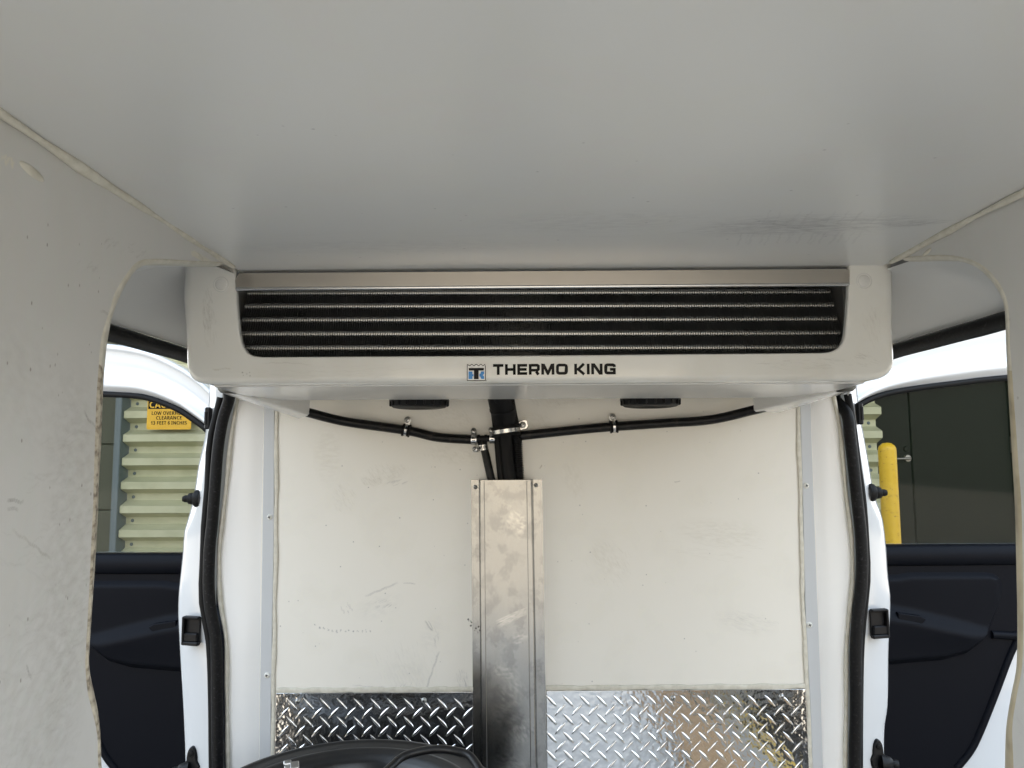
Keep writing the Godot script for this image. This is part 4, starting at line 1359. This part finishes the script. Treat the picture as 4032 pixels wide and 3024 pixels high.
	for k in 41:
		var t := k / 40.0
		wave.append(Vector3(lerpf(e0.x + 0.001, e0.x + ew - 0.001, t), e0.y + eh * (0.955 + 0.04 * cos(t * TAU * 4.0)), z))
	mb = Mb.new()
	mb.tube(wave, 0.0006, 6)
	mb.box(Vector3(e0.x + 0.001, e0.y + eh * 0.47, z), Vector3(0.0011, eh * 0.92, 0.0008))
	mb.box(Vector3(e0.x + ew - 0.001, e0.y + eh * 0.47, z), Vector3(0.0011, eh * 0.92, 0.0008))
	mb.box(Vector3(e0.x + ew / 2, e0.y + 0.0008, z), Vector3(ew - 0.002, 0.0011, 0.0008))
	part("emblem_outline", mb, M.letter_black, em)
	mb = Mb.new()
	mb.box(Vector3(e0.x + ew * 0.5, e0.y + eh * 0.70, z), Vector3(ew * 0.78, eh * 0.15, 0.0008))
	mb.box(Vector3(e0.x + ew * 0.5, e0.y + eh * 0.39, z), Vector3(ew * 0.24, eh * 0.56, 0.0008))
	mb.box(Vector3(e0.x + ew * 1.03, e0.y + 0.0004, z), Vector3(0.0009, 0.0009, 0.0008))
	part("emblem_letter", mb, M.letter_black, em)
	mb = Mb.new()
	mb.box(Vector3(e0.x + ew * 0.20, e0.y + eh * 0.345, z), Vector3(ew * 0.2, eh * 0.45, 0.0008))
	mb.box(Vector3(e0.x + ew * 0.325, e0.y + eh * 0.345, z), Vector3(ew * 0.06, eh * 0.12, 0.0008))
	part("emblem_letter", mb, M.logo_blue, em)
	mb = Mb.new()
	mb.slab([[0.66, 0.42], [0.7, 0.42], [0.76, 0.57], [0.9, 0.57], [0.9, 0.42], [0.83, 0.345], [0.9, 0.27], [0.9, 0.12], [0.76, 0.12], [0.7, 0.27], [0.66, 0.27]].map(func(p): return [e0.x + ew * p[0], e0.y + eh * p[1]]), Transform3D(Basis.IDENTITY, Vector3(0, 0, z + 0.0004)), 0.0008, 0.0, 1)
	part("emblem_letter", mb, M.logo_blue, em)


# broad square-shouldered capitals, each cut from strokes of one width
func wide_letters(t: String, o: Vector2, width: float, cap: float, z: float, parent: Node) -> void:
	var A := {
		"T": [1.0, [[[0, 0.885], [1.0, 0.885]], [[0.5, 0.885], [0.5, 0]]]],
		"H": [1.02, [[[0.13, 0], [0.13, 1]], [[0.89, 0], [0.89, 1]], [[0.13, 0.5], [0.89, 0.5]]]],
		"E": [0.95, [[[0.95, 0.115], [0.13, 0.115], [0.13, 0.885], [0.95, 0.885]], [[0.13, 0.5], [0.9, 0.5]]]],
		"R": [1.04, [[[0.13, 0], [0.13, 1]], [[0.25, 0.885], [0.82, 0.885], [0.92, 0.81], [0.92, 0.5], [0.82, 0.42], [0.25, 0.42]], [[0.70, 0.3], [0.92, 0.0]]]],
		"M": [1.25, [[[0.13, 0], [0.13, 0.9], [0.24, 0.885], [0.625, 0.1], [1.01, 0.885], [1.12, 0.9], [1.12, 0]]]],
		"O": [1.14, [[[0.57, 0.885], [0.3, 0.885], [0.17, 0.83], [0.13, 0.7], [0.13, 0.3], [0.17, 0.17], [0.3, 0.115], [0.57, 0.115]], [[0.57, 0.115], [0.84, 0.115], [0.97, 0.17], [1.01, 0.3], [1.01, 0.7], [0.97, 0.83], [0.84, 0.885], [0.57, 0.885]]]],
		"K": [1.05, [[[0.13, 0], [0.13, 1]], [[0.13, 0.47], [0.4, 0.5], [0.93, 1.0]], [[0.36, 0.5], [0.95, 0]]]],
		"I": [0.26, [[[0.13, 0], [0.13, 1]]]],
		"N": [1.08, [[[0.13, 0], [0.13, 0.9], [0.26, 0.9], [0.82, 0.1], [0.95, 0.1], [0.95, 1]]]],
		"G": [1.1, [[[1.0, 0.68], [0.97, 0.82], [0.84, 0.885], [0.3, 0.885], [0.17, 0.83], [0.13, 0.7], [0.13, 0.3], [0.17, 0.17], [0.3, 0.115], [0.97, 0.115], [0.97, 0.46], [0.55, 0.46]]]],
		" ": [0.3, []],
	}
	var total := -0.16
	for ch in t: total += A[ch][0] + 0.16
	var k := width / total
	var x := 0.0
	for ch in t:
		var parts: Array = []
		for line in A[ch][1]:
			var pl := PackedVector2Array()
			for p in line: pl.append(Vector2(o.x + (x + p[0]) * k, o.y + p[1] * cap))
			for r in Geometry2D.offset_polyline(pl, cap * 0.13, Geometry2D.JOIN_MITER, Geometry2D.END_BUTT): parts.append(r)
		if ch not in ["O", "R"]:
			while parts.size() > 1:
				var m := Geometry2D.merge_polygons(parts[0], parts[1])
				if m.size() != 1: break
				parts[0] = m[0]; parts.remove_at(1)
		if parts:
			var mb := Mb.new()
			for r in parts: mb.slab(Array(r), Transform3D(Basis.IDENTITY, Vector3(0, 0, z)), 0.0005, 0.0, 1)
			part("letter", mb, M.letter_black, parent)
		x += A[ch][0] + 0.16


# ---------------------------------------------------------------- sheet-metal duct up the bulkhead
func make_cover() -> void:
	var d := thing("duct_cover", "bare aluminium channel cover screwed up the middle of the bulkhead", "duct cover")
	var c: Array = [[-0.1108, 1.2415], [-0.0907, 1.2383], [0.0242, 1.2399], [0.0506, 1.2419], [-0.1075, 0.6501], [-0.087, 0.6501], [0.0282, 0.65], [0.0517, 0.65]]
	var img := Image.create(256, 1024, false, Image.FORMAT_RGB8)
	img.fill(Color(0.6, 0.6, 0.595))
	var f := FastNoiseLite.new()
	f.frequency = 0.012; f.seed = 77; f.fractal_octaves = 5; f.domain_warp_enabled = true; f.domain_warp_amplitude = 60.0
	var a := f.get_image(256, 1024)
	for y in 1024:
		for x in 256:
			var k := clampf((a.get_pixel(x, y).r - 0.52) * 5.0, 0.0, 1.0)
			img.set_pixel(x, y, img.get_pixel(x, y).lerp(Color(0.5, 0.5, 0.5), k * 0.5))
	var pale := Color(0.96, 0.94, 0.9)
	for k in 60: stroke(img, Vector2(rng.randf() * 256, rng.randf() * 1024), Vector2(rng.randf() * 256, rng.randf() * 1024).lerp(Vector2(128, 512), 0.3), 0.4, pale, 0.08)
	for k in 10: stroke(img, Vector2(92 + rng.randf_range(-4, 4), 430 + k * 2.2), Vector2(196 + rng.randf_range(-4, 4), 388 + k * 2.2), 1.2, pale, 0.5)
	for e in [[150, 130, 16, 26], [176, 150, 12, 30], [130, 90, 14, 12], [100, 560, 30, 14], [130, 610, 34, 30], [110, 660, 40, 30], [150, 700, 30, 20], [140, 820, 50, 40], [120, 900, 40, 50], [165, 470, 20, 10]]:
		scuff(img, Vector2(e[0], e[1]), e[2], e[3], 1.1 + rng.randf(), pale, 0.22, 40, 20)
	for e in [[150, 130, 26, 40, 0.6], [176, 150, 20, 46, 0.2], [120, 580, 60, 24, 0.2], [140, 640, 50, 60, 0.8], [110, 700, 60, 36, 0.3], [160, 760, 40, 80, 1.0], [140, 850, 70, 50, 0.5], [110, 930, 60, 60, 0.9], [170, 480, 34, 16, -0.3]]:
		smear(img, Vector2(e[0], e[1]), e[2], e[3], e[4], pale, 0.9)
	for e in [[150, 720, 50, 40, 0.3], [180, 880, 40, 60, 0.7], [110, 810, 40, 50, 0.2], [24, 230, 12, 30, 0.0], [24, 340, 12, 26, 0.0], [238, 600, 10, 50, 0.0]]:
		smear(img, Vector2(e[0], e[1]), e[2], e[3], e[4], Color(0.34, 0.33, 0.32), 0.9)
	specks(img, Vector2(24, 462), 12, 16, Color(0.12, 0.1, 0.08), 0.9, 6, 2.6)
	var m := panel_mat("duct_metal", img, 0.26)
	m.metallic = 1.0
	m.roughness_texture = noise_tex(0.015, 256, [[0.0, Color(0.75, 0.75, 0.75)], [1.0, Color(1, 1, 1)]], 78)
	m.anisotropy_enabled = false
	var rc := Rect2(-0.112, 0.5, 0.165, 0.75)
	# sheet profile swept straight down: flange, side, face, side, flange
	var mb := Mb.new()
	mb.rect = rc
	var yb := FLOOR + 0.005
	var t := 0.002
	var hh := 0.036
	var xs := [c[0][0], c[1][0] - 0.003, c[1][0] + 0.003, c[2][0], c[2][0] + 0.006, c[3][0]]
	var dxb := 0.006
	var yt: float = c[0][1]
	var lev := [[xs[0], 0.0025], [xs[1], 0.0025], [xs[2] - 0.0015, hh - 0.001], [xs[2], hh], [xs[3], hh], [xs[3] + 0.0015, hh - 0.001], [xs[4], 0.0025], [xs[5], 0.0025]]
	for k in lev.size() - 1:
		var p: Array = lev[k]
		var q: Array = lev[k + 1]
		var nn := Vector3(-(q[1] - p[1]), 0, q[0] - p[0])
		mb.quad(Vector3(p[0], yt, ZB + p[1]), Vector3(q[0], yt, ZB + q[1]), Vector3(q[0] + dxb, yb, ZB + q[1]), Vector3(p[0] + dxb, yb, ZB + p[1]), nn)
		# the cut edge at the top
		mb.quad(Vector3(p[0], yt, ZB + p[1]), Vector3(q[0], yt, ZB + q[1]), Vector3(q[0], yt, ZB + q[1] - t), Vector3(p[0], yt, ZB + p[1] - t), UP)
	for k in [0, lev.size() - 1]:
		var p: Array = lev[k]
		mb.quad(Vector3(p[0], yt, ZB + p[1]), Vector3(p[0], yt, ZB), Vector3(p[0] + dxb, yb, ZB), Vector3(p[0] + dxb, yb, ZB + p[1]), Vector3(-1 if k == 0 else 1, 0, 0))
	part("channel", mb, m, d)
	for x in [[xs[2] + 0.008, 0], [xs[3] - 0.009, 1]]:
		mb = Mb.new()
		mb.tube([Vector3(x[0], yt - 0.002, ZB + hh - 0.0005), Vector3(x[0] + dxb, yb, ZB + hh - 0.0005)], 0.0012, 8)
		part("fold_line", mb, m, d)
	for p in [[-0.1012, 1.2248], [0.0367, 1.2284]]:
		screw("screw", Vector3(p[0], p[1], ZB + 0.0025), 0.005, M.zinc, d, "slot")


# ---------------------------------------------------------------- tread-plate kick panels
func lug_mesh() -> ArrayMesh:
	var mb := Mb.new()
	var rows := []
	for k in 9:
		var t := lerpf(-1.0, 1.0, k / 8.0)
		var w := 0.0037 * pow(1.0 - t * t, 0.9) + 0.00002
		var h := 0.0023 * pow(1.0 - t * t, 0.6)
		var r := PackedVector3Array()
		for u in [-1.0, -0.55, 0.0, 0.55, 1.0]:
			r.append(Vector3(t * 0.0185, u * w, h * (1.0 - absf(u) ** 1.6) - 0.0002))
		rows.append(r)
	mb.grid(rows, Vector3(0, 0, 1))
	return mb.mesh()


func make_plates() -> void:
	var p: Array = [[-0.5436, 0.773], [-0.1063, 0.7753], [0.0558, 0.7771], [0.6277, 0.7802]]
	var sc: Array = [[-0.4949, 0.756], [-0.2147, 0.7576], [0.335, 0.7618], [0.5731, 0.7644]]
	var lug := lug_mesh()
	for side_ in 2:
		var l: Array = p[side_ * 2]
		var r: Array = p[side_ * 2 + 1]
		var k := thing("kick_plate", ["diamond tread plate left of the duct, behind the spare wheel", "diamond tread plate right of the duct, mirroring the floor"][side_], "tread plate", "tread plates along the foot of the bulkhead")
		var mb := Mb.new()
		mb.slab([[l[0], FLOOR + 0.004], [r[0], FLOOR + 0.004], [r[0], r[1]], [l[0], l[1]]], Transform3D(Basis.IDENTITY, Vector3(0, 0, ZB + 0.005)), 0.005, 0.001, 2)
		var pl := part("sheet", mb, M.tread_plate, k)
		var o := Vector2(-0.5255, 0.7305) if side_ == 0 else Vector2(0.0855, 0.736)
		for j in range(-6, 3):
			for i in range(-2, 18):
				for e in [[0.0, 0.0, 0.82], [0.5, 0.5, -0.82]]:
					var x: float = o.x + 0.037 * (i + e[0])
					var y: float = o.y + 0.0387 * (j + e[1])
					if x < l[0] + 0.006 or x > r[0] - 0.006 or y > l[1] - 0.008 or y < FLOOR + 0.02: continue
					part("raised_diamond", lug, M.tread_lug, k, Transform3D(Basis(Vector3.BACK, e[2]), Vector3(x, y, ZB + 0.005)))
		for q in 2:
			var s: Array = sc[side_ * 2 + q]
			screw("screw", Vector3(s[0], s[1], ZB + 0.006), 0.0062, M.zinc, k, "cross")


# ---------------------------------------------------------------- hoses
func worm_clamp(c: Vector3, axis: Vector3, r: float, at: Vector3, face: Vector3, parent: Node) -> void:
	var mb := Mb.new()
	band(mb, c, axis, r, r, 0.0062, 0.0012)
	var b := part("hose_clamp", mb, M.bright_metal, parent)
	mb = Mb.new()
	var ax := axis.normalized()
	var up := ax.cross(Vector3.BACK).normalized()
	for k in 4:
		var t := 0.35 * (k - 1.5)
		var d := (Vector3.BACK * cos(t) + up * sin(t))
		mb.box(c + d * r, Vector3(0.0075, 0.0014, 0.0012), 0.0, Basis(ax, up * cos(t) - Vector3.BACK * sin(t), d))
	part("clamp_slot", mb, M.dark_inside, b)
	mb = Mb.new()
	var fy := face.normalized()
	var q := Basis(fy.cross(ax).normalized(), fy, ax).orthonormalized()
	mb.lathe([[0.0, 0.006], [0.0055, 0.006], [0.0064, 0.005], [0.0064, 0.0], [0.004, -0.001], [0.004, -0.012]], Transform3D(q, at), 16)
	mb.box(at - fy * 0.008, Vector3(0.011, 0.012, 0.011), 0.002, q)
	part("clamp_screw", mb, M.zinc, b)
	mb = Mb.new()
	mb.box(at + fy * 0.0062, Vector3(0.0105, 0.0006, 0.0016), 0.0, Basis(fy, 0.6) * q)
	part("drive_recess", mb, M.dark_inside, b)


func cushion_clip(c: Vector3, axis: Vector3, r: float, sc: Vector3, parent: Node) -> void:
	var mb := Mb.new()
	band(mb, c, axis, r + 0.003, r + 0.003, 0.0072, 0.004)
	for e in [-0.0072, 0.0072]: band(mb, c + axis.normalized() * e, axis, r + 0.0042, r + 0.0042, 0.0014, 0.005)
	var b := part("cushion_clip", mb, M.black_rubber, parent)
	mb = Mb.new()
	band(mb, c, axis, r + 0.0036, r + 0.0036, 0.0028, 0.001)
	var up := (sc - c); up.z = 0.0
	var mid := c.lerp(sc, 0.75); mid.z = ZB + 0.006
	mb.box(Vector3(mid.x, mid.y, mid.z), Vector3(0.0125, up.length() * 0.75, 0.002), 0.0006)
	part("clip_band", mb, M.bright_metal, b)
	screw2(Vector3(sc.x, sc.y, ZB + 0.008), 0.006, b)


func screw2(at: Vector3, r: float, parent: Node) -> void:
	var mb := Mb.new()
	var xf := Transform3D(Basis(Vector3.RIGHT, PI / 2), at)
	mb.lathe([[0.0, r * 0.4], [r * 0.6, r * 0.4], [r * 0.9, r * 0.28], [r, 0.0], [r * 1.35, -0.0004], [r * 1.35, -0.002]], xf, 18)
	part("screw", mb, M.zinc, parent)
	mb = Mb.new()
	mb.box(at + Vector3(0, 0, r * 0.42), Vector3(r * 1.5, r * 0.24, 0.0006), 0.0, Basis(Vector3.BACK, 0.6))
	part("drive_recess", mb, M.dark_inside, parent)


func make_lines() -> void:
	var dr := thing("drain_line", "black rubber drain hoses joined by a tee and clamps across the bulkhead", "hose")
	var sp := v3([[-0.258, 1.354, -1.69], [-0.256, 1.378, -1.69], [0.214, 1.36, -1.69], [0.212, 1.382, -1.69], [0.007, 1.365, -1.69], [-0.057, 1.347, -1.69], [-0.004, 1.354, -1.69], [-0.104, 1.332, -1.69], [-0.062, 1.334, -1.69], [-0.084, 1.314, -1.69], [-0.085, 1.333, -1.69]])
	for l in [[[[-0.484, 1.398, -1.6], [-0.464, 1.392, -1.63], [-0.394, 1.374, -1.675], [-0.258, 1.354, -1.687], [-0.187, 1.338, -1.687], [-0.102, 1.332, -1.687]], 0.0105], [[[-0.068, 1.334, -1.687], [-0.002, 1.34, -1.687], [0.118, 1.352, -1.687], [0.213, 1.36, -1.687], [0.327, 1.367, -1.683], [0.431, 1.374, -1.67], [0.514, 1.393, -1.63], [0.53, 1.397, -1.61]], 0.0105], [[[-0.085, 1.321, -1.687], [-0.081, 1.312, -1.687], [-0.077, 1.297, -1.687], [-0.071, 1.27, -1.687], [-0.064, 1.24, -1.687], [-0.053, 1.201, -1.687]], 0.009]]:
		var mb := Mb.new()
		mb.tube(smooth(v3(l[0]), 8), l[1], 18)
		part("hose", mb, M.hose_rubber, dr)
	cushion_clip(sp[0] + Vector3(0, 0, 0.003), Vector3(1, -0.2, 0), 0.0105, sp[1], dr)
	cushion_clip(sp[2] + Vector3(0, 0, 0.003), Vector3(1, 0.07, 0), 0.0105, sp[3], dr)
	var te := Mb.new()
	var tc: Vector3 = sp[10] + Vector3(0, 0, 0.004)
	te.tube([tc + Vector3(-0.024, 0, 0), tc + Vector3(0.024, 0.002, 0)], 0.0075, 14)
	te.tube([tc, tc + Vector3(0.002, -0.024, 0)], 0.0075, 14)
	for x in [-0.008, 0.008]: te.tube([tc + Vector3(x - 0.003, 0, 0), tc + Vector3(x + 0.003, 0, 0)], 0.0105, 14)
	te.tube([tc + Vector3(0.001, -0.01, 0), tc + Vector3(0.001, -0.014, 0)], 0.0105, 14)
	part("tee", te, M.black_plastic, dr)
	worm_clamp(sp[7] + Vector3(0, 0, 0.004), Vector3.RIGHT, 0.0118, sp[7] + Vector3(0.0, 0.019, 0.008), Vector3(0, 0.3, 1), dr)
	worm_clamp(sp[8] + Vector3(0, 0, 0.004), Vector3.RIGHT, 0.0118, sp[8] + Vector3(-0.002, 0.019, 0.008), Vector3(0, 0.3, 1), dr)
	worm_clamp(sp[9] + Vector3(0.001, 0, 0.004), Vector3(0.12, -1, 0), 0.0108, sp[9] + Vector3(-0.016, -0.004, 0.01), Vector3(-0.2, 0, 1), dr)
	# refrigerant lines in foam sleeves with a ribbed conduit
	var bn := thing("line_bundle", "bundle of black sleeved refrigerant lines and ribbed conduit entering the duct", "pipes")
	var paths: Array = [[[-0.061, 1.428, -1.58], [-0.055, 1.392, -1.635], [-0.05, 1.342, -1.675], [-0.046, 1.29, -1.68], [-0.04, 1.233, -1.68]], [[-0.047, 1.428, -1.58], [-0.038, 1.391, -1.63], [-0.032, 1.342, -1.672], [-0.028, 1.29, -1.676], [-0.022, 1.233, -1.676]], [[-0.025, 1.429, -1.59], [-0.019, 1.392, -1.64], [-0.009, 1.342, -1.68], [-0.005, 1.289, -1.683], [-0.002, 1.232, -1.683]]]
	for p in paths:
		p[3][2] -= 0.006; p[4][2] -= 0.008
	for k in 3:
		var pts := smooth(v3(paths[k]), 24 if k == 2 else 8)
		var mb := Mb.new()
		if k == 2:
			var rad := PackedFloat32Array()
			var fine := []
			for i in pts.size() * 4 - 4:
				fine.append(pts[i / 4].lerp(pts[i / 4 + 1], (i % 4) / 4.0))
				rad.append(0.0115 + 0.0014 * (1.0 if i % 8 < 4 else -1.0))
			mb.tube(fine, rad, 16)
			part("conduit", mb, M.black_plastic, bn)
		else:
			mb.tube(pts, [0.009, 0.0155][k], 16)
			part("sleeve", mb, M.black_rubber, bn)
	# tape round the upper run
	var mb := Mb.new()
	mb.tube(smooth([Vector3(-0.045, 1.44, -1.575), Vector3(-0.04, 1.412, -1.61), Vector3(-0.035, 1.39, -1.636), Vector3(-0.033, 1.365, -1.668)], 6), 0.0275, 20, 0.72, Vector3.BACK)
	var tape := part("tape_wrap", mb, M.black_rubber, bn)
	mb = Mb.new()
	band(mb, Vector3(-0.037, 1.398, -1.626), Vector3(0.1, -1, -0.8), 0.029, 0.0215, 0.0022, 0.002)
	part("cable_tie", mb, M.black_plastic, tape)
	var a: Vector3 = sp[5]
	var b: Vector3 = sp[6]
	var c := (a + b) / 2 + Vector3(0, 0, 0.021)
	var ax := Vector3(-(b.y - a.y), b.x - a.x, 0).normalized()
	mb = Mb.new()
	band(mb, c, ax, 0.0305, 0.027, 0.0085, 0.004)
	for e in [-0.009, 0.009]: band(mb, c + ax * e, ax, 0.033, 0.0285, 0.002, 0.005)
	var clip := part("cushion_clip", mb, M.black_rubber, bn)
	mb = Mb.new()
	band(mb, c, ax, 0.0318, 0.0284, 0.0042, 0.001)
	mb.slab([[-0.019, -0.012], [0.008, -0.009], [0.012, -0.004], [0.011, 0.009], [0.005, 0.011], [-0.02, 0.004]], Transform3D(Basis(Vector3.BACK, 0.15), Vector3(sp[4].x, sp[4].y, ZB + 0.006)), 0.002, 0.0005, 1)
	part("clip_band", mb, M.bright_metal, clip)
	screw2(Vector3(sp[4].x, sp[4].y, ZB + 0.008), 0.006, clip)


# ---------------------------------------------------------------- spare wheel on the floor, cable and strap
func make_wheel() -> void:
	var w := thing("spare_wheel", "spare wheel with black tyre lying flat against the tread plate", "wheel")
	var c := Vector3(-0.306, FLOOR + 0.005, -1.359)
	w.position = c
	# tyre: section lathed, shoulder blocks cut between lateral grooves
	var sec := [[0.197, 0.170], [0.202, 0.184], [0.212, 0.190], [0.218, 0.1925], [0.220, 0.1950], [0.227, 0.1950], [0.229, 0.1915], [0.240, 0.1955], [0.251, 0.1955], [0.253, 0.1985], [0.26, 0.1985], [0.263, 0.194], [0.272, 0.191], [0.282, 0.183], [0.289, 0.174], [0.295, 0.162], [0.298, 0.148], [0.299, 0.13], [0.300, 0.1], [0.299, 0.06], [0.295, 0.03], [0.282, 0.01], [0.25, 0.0], [0.21, 0.004], [0.197, 0.02]]
	var seg := 320
	var rows := []
	for q in sec:
		var r := PackedVector3Array()
		for i in seg:
			var a := TAU * i / seg
			var groove := (i % 5) == 0
			var rr: float = q[0]
			if groove and q[1] < 0.188 and q[1] > 0.02 and rr > 0.27: rr -= 0.008
			r.append(Vector3(cos(a) * rr, q[1], sin(a) * rr))
		rows.append(r)
	var mb := Mb.new()
	mb.grid(rows, Vector3.ZERO, true)
	var s := 0.0
	for k in mb.v.size(): s += mb.n[k].dot(Vector3(mb.v[k].x, 0, mb.v[k].z).normalized() * 0.3 + UP * (mb.v[k].y - 0.1) * 5.0)
	if s < 0:
		for k in mb.n.size(): mb.n[k] = -mb.n[k]
	mb.fix(0)
	part("tyre", mb, M.tyre_rubber, w)
	mb = Mb.new()
	mb.lathe([[0.2, 0.168], [0.2005, 0.179], [0.197, 0.181], [0.193, 0.176], [0.190, 0.160], [0.186, 0.150], [0.176, 0.147], [0.172, 0.135], [0.168, 0.110], [0.15, 0.100], [0.13, 0.108], [0.11, 0.126], [0.095, 0.132], [0.08, 0.126], [0.06, 0.118], [0.034, 0.118], [0.032, 0.135], [0.028, 0.138], [0.0, 0.138]], Transform3D.IDENTITY, 64)
	var rim := part("rim", mb, M.wheel_steel, w)
	for k in 4:
		var a := TAU * k / 4.0 + 0.4
		mb = Mb.new()
		mb.lathe([[0.0, 0.004], [0.007, 0.0], [0.010, -0.003], [0.012, 0.001], [0.014, 0.0]], Transform3D(Basis.IDENTITY, Vector3(cos(a) * 0.05, 0.1195, sin(a) * 0.05)), 14)
		part("bolt_hole", mb, M.dark_inside, rim)
	# cable looped over it
	mb = Mb.new()
	mb.tube(smooth(v3([[-0.253, 0.731, -1.36], [-0.237, 0.738, -1.39], [-0.219, 0.745, -1.42], [-0.189, 0.751, -1.43], [-0.154, 0.755, -1.43], [-0.125, 0.752, -1.43], [-0.097, 0.748, -1.42], [-0.077, 0.738, -1.39], [-0.063, 0.727, -1.36]]), 8), 0.0075, 12)
	var cb := part("cable", mb, M.cable_black)
	tag(cb, "thick black cable arching over the spare wheel beside the duct", "cable")
	var bu: Array = [-0.437, 0.705, -1.479]
	mb = Mb.new()
	var bb := Basis(UP, 0.35).scaled(Vector3(0.8, 0.8, 0.8)) * Basis(Vector3.RIGHT, 0.5)
	var bc := Vector3(bu[0], bu[1] + 0.004, bu[2] + 0.012)
	var k := thing("strap_buckle", "small grey metal buckle lying on the tyre's left side", "buckle")
	mb.box(bc, Vector3(0.034, 0.004, 0.028), 0.0015, bb)
	mb.box(bc + bb * Vector3(-0.01, 0.005, -0.008), Vector3(0.018, 0.008, 0.012), 0.002, bb)
	part("body", mb, M.zinc, k)
	mb = Mb.new()
	mb.box(bc + bb * Vector3(0.006, 0.007, 0.004), Vector3(0.02, 0.004, 0.018), 0.0015, bb)
	part("lever", mb, M.zinc, k)
	# yellow strap along the right sill, mirrored in the tread plate
	mb = Mb.new()
	var path := []
	for i in 20:
		var t := i / 19.0
		path.append(Vector3(0.665 + 0.006 * sin(t * 9.0), FLOOR + 0.006, lerpf(-1.62, -0.95, t)))
	mb.tube(path, 0.014, 8, 0.15)
	var st := part("yellow_strap", mb, M.strap_yellow)
	tag(st, "yellow webbing strap lying along the right side door sill", "strap")
